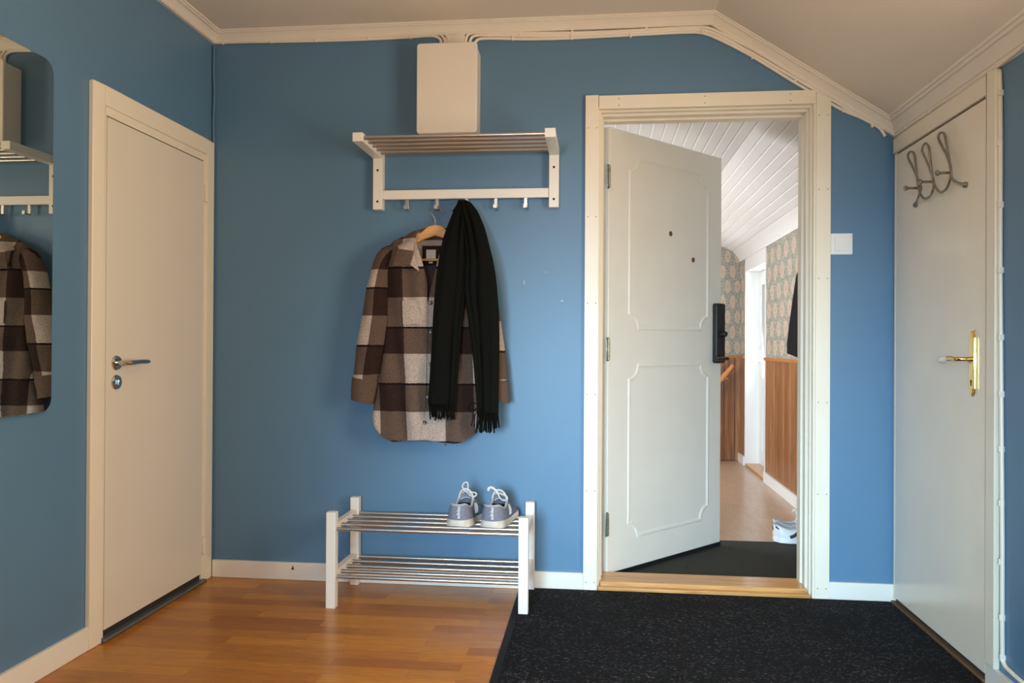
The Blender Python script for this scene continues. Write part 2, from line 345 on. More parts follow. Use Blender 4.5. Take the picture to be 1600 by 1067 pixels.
bm = Bx(XR, XR+0.1, wy1, D, 0, ZR+0.06); box(bm, XR, XR+0.1, YB, wy0, 0, ZR+0.06); box(bm, XR, XR+0.1, wy0, wy1, 0, wz0); box(bm, XR, XR+0.1, wy0, wy1, wz1, ZR+0.06)
struct('wall_right', bm, M_wall, 'low blue painted wall on the right under the slope', 'wall')
rx0, rx1, rz0, rz1 = -1.0, 0.1, 0.45, 1.75
bm = Bx(XL-0.1, rx0, YB-0.1, YB, 0, H+0.02); box(bm, rx1, XR+0.1, YB-0.1, YB, 0, H+0.02); box(bm, rx0, rx1, YB-0.1, YB, 0, rz0); box(bm, rx0, rx1, YB-0.1, YB, rz1, H+0.02)
struct('wall_rear', bm, M_wall)
def window_frame(name, axis, p, a0, a1, z0, z1):
    bm = bmesh.new(); w_ = 0.05
    def bb(A0, A1, Z0, Z1, d=0.03):
        if axis == 'x': box(bm, p-d, p+d, A0, A1, Z0, Z1)
        else: box(bm, A0, A1, p-d, p+d, Z0, Z1)
    bb(a0, a0+w_, z0, z1); bb(a1-w_, a1, z0, z1); bb(a0+w_, a1-w_, z0, z0+w_); bb(a0+w_, a1-w_, z1-w_, z1)
    c = (a0+a1)/2; bb(c-0.012, c+0.012, z0+w_, z1-w_, 0.015)
    return struct(name, bm, M_hallw)
# sashes sit on the room side of their light, except the added last one
window_frame('window_1', 'x', XR-0.03+0.03-0.0, wy0, wy1, wz0, wz1)
window_frame('window_2', 'y', YB-0.0, rx0, rx1, rz0, rz1)
window_frame('fill_frame', 'y', YB+0.02, 0.5, 1.06, 0.5, 1.5)  # made-up frame around the cool fill, set on solid rear wall
# --- cornice: profile (a = out from the wall, b = down from the ceiling)
prof = [(0,0),(.061,0),(.061,.004),(.057,.0065),(.054,.0035),(.051,.0045),(.050,.010),(.046,.0115),(.043,.0075),(.037,.0125),(.027,.022),(.020,.030),(.0195,.0355),(.0155,.0345),(.0155,.041),(0,.041)]
def cornice(fa, fb):
    bm = bmesh.new(); A = [bm.verts.new(fa(a, b)) for a, b in prof]; B = [bm.verts.new(fb(a, b)) for a, b in prof]
    for i in range(len(prof)): j = (i+1) % len(prof); bm.faces.new((A[i], A[j], B[j], B[i]))
    bm.faces.new(A); bm.faces.new(B[::-1]); return bm
J0 = lambda a, b: (XL+a, YB, H-b)
J1 = lambda a, b: (XL+a, D-a, H-b)
J2 = lambda a, b: (KX + b*(1-1/CA)/TAN, D-a, H-b)
J3 = lambda a, b: (XR-a*CA, D-a, ZR+a*SA-b/CA)
J4 = lambda a, b: (XR-a*CA, YB, ZR+a*SA-b/CA)
struct('trim_1', cornice(J0, J1), M_corn, 'moulded cream cornice along the left wall', 'cornice')
struct('trim_2', cornice(J1, J2), M_corn, 'moulded cream cornice along the level top of the back wall', 'cornice')
struct('trim_3', cornice(J2, J3), M_corn, 'moulded cream cornice sloping down over the doorway', 'cornice')
struct('trim_4', cornice(J3, J4), M_corn, 'moulded cream cornice above the right hand door', 'cornice')
# --- baseboards
BT = 0.015
struct('baseboard_left', Bx(XL, XL+BT, YB, 2.461, 0, 0.078), M_base, bevel=0.002)
struct('baseboard_back', Bx(XL+0.02, -0.048, D-BT, D, 0, 0.075), M_base, bevel=0.002)
struct('baseboard_back_right', Bx(0.94, XR, D-BT, D, 0, 0.075), M_base, bevel=0.002)
struct('baseboard_right', Bx(XR-BT, XR, YB, 2.545, 0, 0.066), M_base, bevel=0.002)
# --- main doorway: casing, stepped frame, threshold
def nails(bm, pts, y, r=0.0022):
    for x, z in pts: lathe(bm, [(0.0005, 0.0), (r, 0.0), (r, 0.0009), (0.0005, 0.0009)], axis_mat((x, y, z), (0, -1, 0)), 8, 1)
CY = 3.292
bm = Bx(-0.048, 0.006, CY, D, 0, 2.066); nails(bm, [(-0.036+dx, z) for z in (0.04, 0.42, 0.82, 1.2, 1.56, 1.93) for dx in (0, 0.034)], CY)
struct('trim_5', bm, [M_trim, M_dark], 'left upright board of the doorway casing', 'door trim', bevel=0.0015)
bm = Bx(0.008, 0.881, CY+0.002, D, 2.009, 2.064); nails(bm, [(x, z) for x in (0.09, 0.44, 0.78) for z in (2.022, 2.05)], CY+0.002)
struct('trim_6', bm, [M_trim, M_dark], 'top board of the doorway casing with nail holes', 'door trim', bevel=0.0015)
bm = bmesh.new(); prism(bm, [(0.882,0),(0.939,0),(0.939,2.022),(0.882,2.052)], 0.021, Matrix.Translation((0,D,0)) @ Matrix.Rotation(PI/2, 4, 'X')); nails(bm, [(0.893+dx, z) for z in (0.05, 0.43, 0.8, 1.3, 1.66, 1.96) for dx in (0, 0.034)], CY)
struct('trim_7', bm, [M_trim, M_dark], 'right upright board of the doorway casing', 'door trim', bevel=0.0015)
fprof = [(0.0,3.299),(0.010,3.299),(0.010,3.320),(0.012,3.323),(0.017,3.326),(0.017,3.344),(0.014,3.346),(0.014,3.352),(0.018,3.355),(0.025,3.358),(0.025,3.398),(0.022,3.401),(0.022,3.408),(0.031,3.412),(0.031,3.463),(0.0,3.463)]
bm = bmesh.new(); sec = []
for f_ in (lambda w: (w-0.0005, 0), lambda w: (w-0.0005, 2.0195-w), lambda w: (0.8845-w, 2.0195-w), lambda w: (0.8845-w, 0)):
    sec.append([bm.verts.new((f_(w)[0], y, f_(w)[1])) for w, y in fprof])
for A, B in zip(sec, sec[1:]):
    for k in range(len(fprof)): bm.faces.new((A[k], A[(k+1)%len(fprof)], B[(k+1)%len(fprof)], B[k]))
bm.faces.new(sec[0]); bm.faces.new(sec[-1])
fr = struct('door_frame_1', bm, M_trim, 'stepped cream frame inside the doorway', 'door frame', smooth=25)
bm = Bx(0.012, 0.868, 3.296, 3.325, 0, 0.020); box(bm, 0.022, 0.860, 3.325, 3.475, 0, 0.036)
struct('trim_8', bm, M_pine, 'varnished pine threshold of the open doorway', 'threshold', bevel=0.003)
# --- the open panelled leaf
LD = Vector((0.58, 0.64, 0)).normalized(); LA = math.atan2(LD.y, LD.x)
leaf = thing('door_1', 'aged cream panelled door standing open into the hall', 'door', (0.053, 3.472, 0), LA); leaf['kind'] = 'structure'
leaf_z0, leaf_z1, LW = 0.026, 1.984, 0.866
bm = Bx(0, LW, 0, 0.042, leaf_z0, leaf_z1)
obj('door_leaf', bm, M_leaf, leaf, bevel=0.002)
def bead(u0, u1, z0, z1, r):
    pts = []
    for cx, cz, a0 in ((u1, z1, 270), (u0, z1, 360), (u0, z0, 90), (u1, z0, 180)):
        for k in range(7):
            a = math.radians(a0 - 90*k/6); pts.append((cx+r*math.cos(a), -0.001, cz+r*math.sin(a)))
    return pts
def beadmesh(u0, u1, z0, z1, r):
    out = []
    # concave corners: start on the right edge below the top right corner, run counter-clockwise
    def arc(cx, cz, a0, a1):
        for k in range(8):
            a = math.radians(lerp(a0, a1, k/7)); out.append(Vector((cx+r*math.cos(a), 0, cz+r*math.sin(a))))
    arc(u1, z1, 270, 180); arc(u0, z1, 360, 270); arc(u0, z0, 90, 0); arc(u1, z0, 180, 90)
    dense = []
    for i, p in enumerate(out):
        q = out[(i+1) % len(out)]; L = (q-p).length; n = max(1, int(L/0.05))
        for k in range(n): dense.append(p.lerp(q, k/n))
    bm = bmesh.new(); rings = []
    n = len(dense); prf = [(-0.010, 0.0), (-0.008, -0.0028), (-0.003, -0.0045), (0.003, -0.0042), (0.005, -0.002), (0.011, -0.0015), (0.012, 0.0)]
    for i, p in enumerate(dense):
        t = (dense[(i+1)%n]-dense[i-1]).normalized(); nn = Vector((-t.z, 0, t.x))
        rings.append([bm.verts.new(p + nn*a + Vector((0, b, 0))) for a, b in prf])
    for i in range(n):
        A, B = rings[i], rings[(i+1)%n]
        for k in range(len(prf)-1): bm.faces.new((A[k], A[k+1], B[k+1], B[k]))
    return bm
obj('panel_moulding', beadmesh(0.145, 0.748, 1.106, 1.874, 0.062), M_leaf, leaf)
obj('panel_moulding', beadmesh(0.145, 0.752, 0.164, 0.934, 0.062), M_leaf, leaf)
for u, z in ((0.443, 1.557), (0.624, 1.446)):
    bm = bmesh.new(); lathe(bm, [(0.001,0),(0.0125,0),(0.0125,0.0012),(0.001,0.0012)], axis_mat((u, 0, z), (0,-1,0)), 20)
    tag(obj('filled_hole', bm, M_hole, leaf), 'brown plugged peephole')
bm = Bx(0.0, LW, -0.003, 0.04, 0.006, 0.026); obj('sweep_strip', bm, M_rub, leaf)
bm = bmesh.new(); prism(bm, rrect(0.790, 0.866, 0.938, 1.240, 0.012), 0.026, Matrix.Rotation(PI/2, 4, 'X'))
lock = tag(obj('lock_plate', bm, M_blackp, leaf, bevel=0.003), 'black electronic lock plate')
bm = bmesh.new(); lathe(bm, [(0.001,0),(0.015,0),(0.015,0.02),(0.012,0.026),(0.001,0.026)], axis_mat((0.836, -0.026, 1.085), (0,-1,0)), 24); obj('thumb_turn', bm, M_blackp, lock)
bm = T(smoothpath([(0.830,-0.024,0.962),(0.830,-0.055,0.962),(0.822,-0.068,0.962),(0.80,-0.073,0.962),(0.715,-0.073,0.960)], 5), 0.0095, flat=1.0)
lathe(bm, [(0.001,0),(0.02,0),(0.018,0.008),(0.001,0.008)], axis_mat((0.830,-0.025,0.962),(0,-1,0)), 20)
obj('handle', bm, M_blackp, lock)
for z0, z1 in ((0.19,0.297), (0.956,1.06), (1.711,1.817)):
    bm = Bx(-0.016, -0.001, -0.006, -0.001, z0, z1); tube(bm, [(-0.006,-0.008,z0+0.004),(-0.006,-0.008,(z0+z1)/2),(-0.006,-0.008,z1-0.004)], 0.005)
    tag(obj('hinge', bm, M_oldbrass, leaf, bevel=0.002), 'worn metal hinge')
# ================================================================== LEFT DOOR
t = thing('door_2', 'plain cream door in the left wall with steel lever', 'door', (XL, 2.9, 0)); t['kind'] = 'structure'
def rel(bm, p):
    for v in bm.verts: v.co -= Vector(p)
    return bm
o0 = (XL, 2.9, 0)
bm = Bx(XL, XL+0.018, 2.461, 2.527, 0, 1.904); box(bm, XL, XL+0.018, 3.236, 3.300, 0, 1.904); box(bm, XL, XL+0.018, 2.527, 3.236, 1.838, 1.904)
obj('casing', rel(bm, o0), M_trim, t, bevel=0.003)
bm = Bx(XL, XL+0.010, 2.527, 2.546, 0, 1.838); box(bm, XL, XL+0.010, 3.222, 3.236, 0, 1.838); box(bm, XL, XL+0.010, 2.546, 3.222, 1.808, 1.838)
obj('frame', rel(bm, o0), M_trim, t, bevel=0.001)
obj('gap', rel(Bx(XL, XL+0.002, 2.546, 3.222, 0.0, 1.808), o0), M_dark, t, smooth=0)
obj('door_leaf', rel(Bx(XL+0.002, XL+0.012, 2.549, 3.2195, 0.036, 1.803), o0), M_doorL, t, bevel=0.001)
bm = Bx(XL, XL+0.030, 2.527, 3.236, 0, 0.012); tag(obj('threshold_strip', rel(bm, o0), M_grey, t, bevel=0.004), 'dark grey threshold strip')
hx = XL+0.012
bm = bmesh.new(); lathe(bm, [(0.001,0),(0.026,0),(0.026,0.005),(0.023,0.009),(0.010,0.009),(0.010,0.02),(0.001,0.02)], axis_mat((hx,2.604,0.954),(1,0,0)), 28)
hd = tag(obj('handle', rel(bm, o0), M_chrome, t), 'steel lever handle')
bm = T(smoothpath([(hx+0.015,2.604,0.954),(hx+0.042,2.606,0.954),(hx+0.050,2.622,0.955),(hx+0.050,2.68,0.957),(hx+0.048,2.735,0.956)], 6), [0.0115]*22+[0.010,0.008,0.005], seg=12, flat=0.8)
obj('lever', rel(bm, o0), M_chrome, hd)
bm = bmesh.new(); lathe(bm, [(0.001,0),(0.026,0),(0.026,0.005),(0.023,0.009),(0.001,0.009)], axis_mat((hx,2.604,0.886),(1,0,0)), 28)
ec = tag(obj('lock_rose', rel(bm, o0), M_chrome, t), 'round steel lock rose')
bm = Bx(hx+0.009, hx+0.016, 2.599, 2.609, 0.876, 0.896); obj('thumb_turn', rel(bm, o0), M_chrome, ec, bevel=0.002)
for z in (1.668, 0.158):
    bm = T([(XL+0.020,3.228,z-0.035),(XL+0.020,3.228,z+0.035)], 0.006); box(bm, XL+0.010, XL+0.020, 3.222, 3.234, z-0.033, z+0.033); tube(bm, [(XL+0.020,3.228,z-0.003),(XL+0.020,3.228,z+0.003)], 0.0072)
    obj('hinge', rel(bm, o0), M_doorL, t)
# ================================================================== RIGHT DOOR
t = thing('door_3', 'glossy cream door in the right wall with brass handle', 'door', (XR, 2.9, 0)); t['kind'] = 'structure'
o0 = (XR, 2.9, 0)
bm = Bx(XR-0.018, XR, 2.486, 2.541, 0.066, 1.858); box(bm, XR-0.018, XR, 2.541, 3.300, 1.797, 1.858); box(bm, XR-0.012, XR, 3.284, 3.302, 0.02, 1.797)
obj('casing', rel(bm, o0), M_trim, t, bevel=0.003)
obj('gap', rel(Bx(XR-0.003, XR, 2.541, 3.284, 0.0, 1.797), o0), M_dark, t, smooth=0)
obj('door_leaf', rel(Bx(XR-0.012, XR-0.003, 2.552, 3.281, 0.028, 1.790), o0), M_doorR, t, bevel=0.0015)
bm = Bx(XR-0.022, XR, 2.546, 3.300, 0, 0.012); tag(obj('threshold_strip', rel(bm, o0), M_hole, t, bevel=0.003), 'dark brown threshold strip')
px_ = XR-0.012
# brass plate: stepped outline
def plate(s, zs, n=8):
    pts = []
    for k in range(n+1): a = PI*k/n; pts.append((s*0.62*math.cos(a), 0.082*zs + 0.020*math.sin(a)))
    L = [( s, 0.082*zs)] + pts + [(-s, 0.082*zs)]
    return L + [(-x, -z) for x, z in L]
mt = Matrix.Translation((px_, 2.627, 0.975)) @ Matrix(((0,0,-1,0),(1,0,0,0),(0,1,0,0),(0,0,0,1)))
bm = bmesh.new(); prism(bm, plate(0.020, 1.0), 0.004, mt); prism(bm, plate(0.016, 1.0), 0.009, mt)
pl = tag(obj('handle_plate', rel(bm, o0), M_brass, t, bevel=0.0015), 'polished brass back plate')
bm = T(smoothpath([(px_-0.006,2.627,0.988),(px_-0.034,2.629,0.988),(px_-0.048,2.642,0.988),(px_-0.051,2.665,0.989),(px_-0.051,2.69,0.988)], 5), [0.006,0.006,0.0075,0.006,0.0075,0.006]+[0.0065]*9+[0.008,0.0085,0.0075,0.0085,0.009,0.009], seg=14)
obj('handle_neck', rel(bm, o0), M_brass, pl)
bm = T([(px_-0.051,2.688,0.988),(px_-0.051,2.70,0.987),(px_-0.051,2.72,0.985),(px_-0.050,2.74,0.983),(px_-0.049,2.755,0.982),(px_-0.049,2.763,0.982)], [0.008,0.0085,0.0105,0.0115,0.0085,0.003], seg=16)
tag(obj('handle_grip', rel(bm, o0), M_porc, pl), 'white porcelain grip')
bm = bmesh.new(); lathe(bm, [(0.001,0),(0.004,0),(0.004,0.0012),(0.001,0.0012)], axis_mat((px_-0.009,2.627,0.918),(-1,0,0)), 14); box(bm, px_-0.0100, px_-0.009, 2.625, 2.629, 0.904, 0.917)
obj('keyhole', rel(bm, o0), M_dark, pl)
# --- wire coat hook rack on the right door
t = thing('coat_hook_rack', 'looped metal coat hook rack high on the glossy right hand door', 'hook rack', (XR-0.03, 2.9, 1.65)); o0 = (XR-0.03, 2.9, 1.65)
hxw = XR-0.034
seq = [(1423,320),(1432,312),(1437,295),(1434,285),(1425,262),(1418,245),(1423,237),(1430,240),(1433,255),(1436,285),(1439,302),(1444,310),(1452,306),(1457,290),(1454,275),(1446,252),(1440,235),(1446,224),(1453,230),(1456,250),(1460,282),(1466,297),(1472,300),(1480,290),(1484,268),(1478,245),(1465,218),(1468,208),(1476,209),(1481,225),(1488,265),(1492,282),(1499,289)]
wp = [PX(a, b, hxw) for a, b in seq]
# crossing strands pass in front of one another
for i in range(len(wp)):
    wp[i].x = hxw + 0.005*math.sin(i*2*PI/11.0)
for i in (0, len(wp)-1): wp[i].x = XR-0.016
bm = T(smoothpath(wp, 4), 0.0042, seg=10)
obj('wire_loop', rel(bm, o0), M_iron, t)
for i in (0, len(wp)-1):
    bm = bmesh.new(); lathe(bm, [(0.001,0),(0.010,0),(0.010,0.008),(0.007,0.012),(0.001,0.012)], axis_mat((XR-0.012, wp[i].y, wp[i].z), (-1,0,0)), 18); obj('mounting_foot', rel(bm, o0), M_iron, t)
for a, b in ((1434,294),(1457,284),(1485,270)):
    q = PX(a, b, hxw)
    bm = T([(hxw+0.004,q.y,q.z),(hxw-0.034,q.y,q.z)], 0.0048); lathe(bm, [(0.001,0),(0.006,0.001),(0.010,0.006),(0.010,0.010),(0.006,0.014),(0.001,0.015)], axis_mat((hxw-0.034,q.y,q.z),(-1,0,0)), 18)
    obj('peg', rel(bm, o0), M_iron, t)
# ================================================================== FLOOR COVERINGS
t = thing('doormat', 'large black speckled entrance mat in front of the open doorway', 'mat', (0.44, 2.2, 0)); o0 = (0.44, 2.2, 0)
obj('pile', rel(Bx(-0.288, 1.172, 1.05, 3.292, 0.0, 0.009), o0), M_carpet, t, bevel=0.002)
bm = Bx(-0.316, -0.288, 1.05, 3.292, 0, 0.005); tag(obj('rubber_edge', rel(bm, o0), M_rub, t, bevel=0.002), 'smooth rubber border')
# ================================================================== FUSE BOX AND CABLES
bx0, bx1, bz0, bz1 = -0.745, -0.492, 1.897, 2.272
t = thing('fuse_box', 'white wall cabinet above the hat rack with cables entering its top', 'fuse box', ((bx0+bx1)/2, D, bz0)); o0 = ((bx0+bx1)/2, D, bz0)
bm = bmesh.new(); prism(bm, rrect(bx0+0.004, bx1-0.002, bz0+0.004, bz1-0.012, 0.008), 0.092, Matrix.Translation((0, D, 0)) @ Matrix.Rotation(PI/2, 4, 'X'))
obj('housing', rel(bm, o0), M_box, t, bevel=0.002)
bm = bmesh.new(); prism(bm, rrect(bx0, bx1, bz0, bz1, 0.014), 0.020, Matrix.Translation((0, D-0.095, 0)) @ Matrix.Rotation(PI/2, 4, 'X'))
obj('cover', rel(bm, o0), M_box, t, bevel=0.004)
bm = Bx(-0.645, -0.560, D-0.012, D, 2.255, 2.346); tag(obj('cable_board', bm, M_corn, bevel=0.002), 'short cream board between the fuse box and the cornice', 'board')
CR = 0.0064
def clip(p, parent, tdir=(1,0,0)):
    bm = Bx(p[0]-0.004, p[0]+0.004, D-0.016, D, p[2]-0.009, p[2]+0.009); lathe(bm, [(0.0005,0),(0.003,0),(0.003,0.002),(0.0005,0.002)], axis_mat((p[0], D-0.016, p[2]-0.009),(0,-1,0)), 8)
    return obj('clip', bm, M_corn, parent, bevel=0.0015)
def cable(pts, label, clips=(), r=CR, m=M_corn, off=0.0):
    p = [PY(a, b, D-0.007-off) for a, b in pts]
    o = tag(obj('cable', T(smoothpath(p, 5), r, seg=8), m), label, 'cable')
    for a, b in clips: clip(PY(a, b, D-0.007), o)
    return o
cable([(338,67),(380,65.5),(450,64.5),(520,63),(590,60.5),(640,58),(668,56),(680,57),(688,62),(690,72)], 'lowest cream cable on the wall left of the fuse box', [(348,66),(424,64),(494,62),(577,59),(642,57)])
cable([(338,62.5),(390,61),(450,60.5),(520,58.5),(590,57.0),(650,53),(676,51),(688,54),(694.5,62),(695,72)], 'middle cream cable on the wall left of the fuse box', [(388,61),(441,58.5),(556,56.5)])
cable([(338,59),(400,57),(470,56.5),(540,54.5),(600,52.5),(655,50),(682,49),(694,52),(700,60),(701,72)], 'topmost cream cable on the wall left of the fuse box', [(497,56),(622,51.5),(682,50)], off=0.003)
cable([(741,72),(744,64),(752,60.5),(775,60),(820,61),(880,60),(940,57),(1010,53.5),(1070,50.5),(1097,51.5),(1125,62),(1175,88),(1242,129),(1290,157),(1318,173),(1345,184),(1362,193),(1375,201),(1383,213)], 'lowest cream cable right of the fuse box with cut end by the corner', [(801,60),(893,59),(985,55.5),(1097,49.5),(1175,89),(1242,128),(1317,172),(1362,196)])
cable([(733.5,72),(736,60),(745,55.5),(770,55),(820,56),(880,55.5),(940,53),(1010,50),(1070,46.5),(1100,47.5),(1128,58),(1180,86),(1245,124),(1300,156),(1340,180),(1375,199),(1392,202)], 'middle cream cable right of the fuse box', [(813,53),(1010,46),(1188,84),(1257,124),(1343,172)])
cable([(727.5,72),(729,58),(738,51.5),(765,51),(820,52),(880,51.5),(940,50),(1010,46.5),(1070,43.5),(1105,43.5),(1135,56),(1185,82),(1250,121),(1310,156),(1350,177),(1388,198)], 'topmost cream cable right of the fuse box', [(738,50),(894,50)], off=0.003)
# cables on the right wall
def cableX(pts, label, clips=(), m=M_corn, r=CR):
    p = [PX(a, b, XR-0.007) for a, b in pts]
    o = tag(obj('cable', T(smoothpath(p, 5), r, seg=8), m), label, 'cable')
    for a, b in clips:
        q = PX(a, b, XR-0.007); bm = Bx(XR-0.016, XR, q.y-0.004, q.y+0.004, q.z-0.009, q.z+0.009); obj('clip', bm, M_corn, o, bevel=0.0015)
    return o
cableX([(1400,204),(1415,198),(1440,181),(1470,163),(1500,144),(1530,124),(1560,103),(1585,84),(1598,74)], 'cream cable under the cornice above the right hand door', [(1417,199),(1455,173),(1501,143),(1553,107)])
cableX([(1562,112),(1563,150),(1563.5,250),(1563,400),(1564,550),(1565,700),(1566,850),(1566,1000),(1568,1035),(1582,1052),(1600,1068)], 'cream cable running down beside the casing of the right hand door', [(1564,145),(1563,223),(1564,320),(1564,422),(1564.5,527),(1565,616),(1565,702),(1565,786),(1565,878),(1566,965),(1567,1028)], m=M_trim)
p = [PY(a, b, D-0.008) for a, b in ((334.5,72),(334,110),(335,150),(333.5,190),(334,228))]
tag(obj('cable', T(smoothpath(p, 5), 0.005, seg=8), M_wall), 'blue painted cable running down the left corner of the room', 'cable')
# light switch
t = thing('light_switch', 'square white rocker switch on the blue wall right of the doorway', 'light switch', (0.985, D, 1.44)); o0 = (0.985, D, 1.44)
bm = bmesh.new(); prism(bm, rrect(0.942, 1.028, 1.397, 1.483, 0.005), 0.010, Matrix.Translation((0, D, 0)) @ Matrix.Rotation(PI/2, 4, 'X')); obj('frame', rel(bm, o0), M_switch, t, bevel=0.002)
bm = bmesh.new(); prism(bm, rrect(0.957, 1.013, 1.412, 1.468, 0.002), 0.0155, Matrix.Translation((0, D, 0)) @ Matrix.Rotation(PI/2, 4, 'X'))
for v in bm.verts:
    if v.co.y < D-0.005: v.co.y += (1.44-v.co.z)*0.05
obj('rocker', rel(bm, (0.985, D-0.0, 1.44-0.0)), M_switch, t, bevel=0.001)
# ================================================================== MIRROR
t = thing('mirror', 'tall frameless mirror with rounded corners on the left blue wall', 'mirror', (XL, 2.0, 0.8)); o0 = (XL, 2.0, 0.8)
mt = Matrix.Translation((XL, 0, 0)) @ Matrix(((0,0,1,0),(1,0,0,0),(0,1,0,0),(0,0,0,1)))
bm = bmesh.new(); prism(bm, rrect(1.745, 2.268, 0.811, 1.892, 0.045, 10), 0.018, mt); tag(obj('mirror_edge', rel(bm, o0), M_oldbrass, t), 'thin dark edge')
bm = bmesh.new(); prism(bm, rrect(1.7475, 2.2655, 0.8135, 1.8895, 0.0425, 10), 0.0195, mt); obj('mirror_glass', rel(bm, o0), M_mirror, t, smooth=0)
# ================================================================== HAT RACK
t = thing('hat_rack', 'white wall hat rack with steel rods and hooks above the coat', 'hat rack', (-0.55, D, 1.60)); o0 = (-0.55, D, 1.60)
for x0, x1 in ((-0.949,-0.908), (-0.198,-0.157)):
    bm = bmesh.new()
    prism(bm, [(2.985,1.815),(3.272,1.815),(3.272,1.598),(D,1.598),(D,1.850),(2.985,1.850)], x1-x0, Matrix.Translation((x0,0,0)) @ Matrix(((0,0,1,0),(1,0,0,0),(0,1,0,0),(0,0,0,1))))
    br = obj('side_bracket', rel(bm, o0), M_white, t, smooth=0, bevel=0.002)
    for z in (1.765, 1.632):
        bm = bmesh.new(); lathe(bm, [(0.0005,0),(0.005,0),(0.005,0.0012),(0.0005,0.0012)], axis_mat(((x0+x1)/2,3.272,z),(0,-1,0)), 14); tag(obj('screw', rel(bm, o0), M_dark, br), 'dark screw')
for i in range(5):
    y = 3.002+0.0610*i
    obj('rod', rel(T([(-0.909,y,1.832),(-0.55,y,1.832),(-0.197,y,1.832)], 0.0078, seg=14), o0), M_steel, t)
obj('cross_bar', rel(Bx(-0.908,-0.198,3.277,3.300,1.641,1.680), o0), M_white, t, bevel=0.002)
for x in (-0.803,-0.673,-0.547,-0.422,-0.296):
    bm = Bx(x-0.007,x+0.007,3.286,3.289,1.600,1.643)
    box(bm, x-0.007,x+0.007,3.253,3.289,1.594,1.600); box(bm, x-0.007,x+0.007,3.250,3.256,1.594,1.611)
    obj('hook', rel(bm, o0), M_steel, t, bevel=0.001)
# ================================================================== SHOE BENCH
t = thing('shoe_rack', 'low white two tier shoe rack with steel rods under the coat', 'shoe rack', (-0.643, 3.13, 0)); o0 = (-0.643, 3.13, 0)
BY0, BY1 = 2.960, 3.262
for x0, x1 in ((-1.036,-0.999), (-0.287,-0.250)):
    for y0 in (BY0, BY1):
        zb = 0.0096 if x0 > -0.5 else 0.0
        obj('leg', rel(Bx(x0,x1,y0,y0+0.036,zb,0.372), o0), M_white, t, bevel=0.002)
    for z0, z1 in ((0.287,0.322), (0.103,0.138)):
        obj('side_rail', rel(Bx(x0+0.006,x1-0.006,BY0+0.036,BY1,z0,z1), o0), M_white, t, bevel=0.0015)
for z in (0.3055, 0.120):
    for i in range(5):
        y = 2.978+0.0735*i
        a = -0.999 if i in (0, 4) else -1.005; b = -0.287 if i in (0, 4) else -0.281
        obj('rod', rel(T([(a,y,z),((a+b)/2,y,z),(b,y,z)], 0.0078, seg=14), o0), M_steel, t)
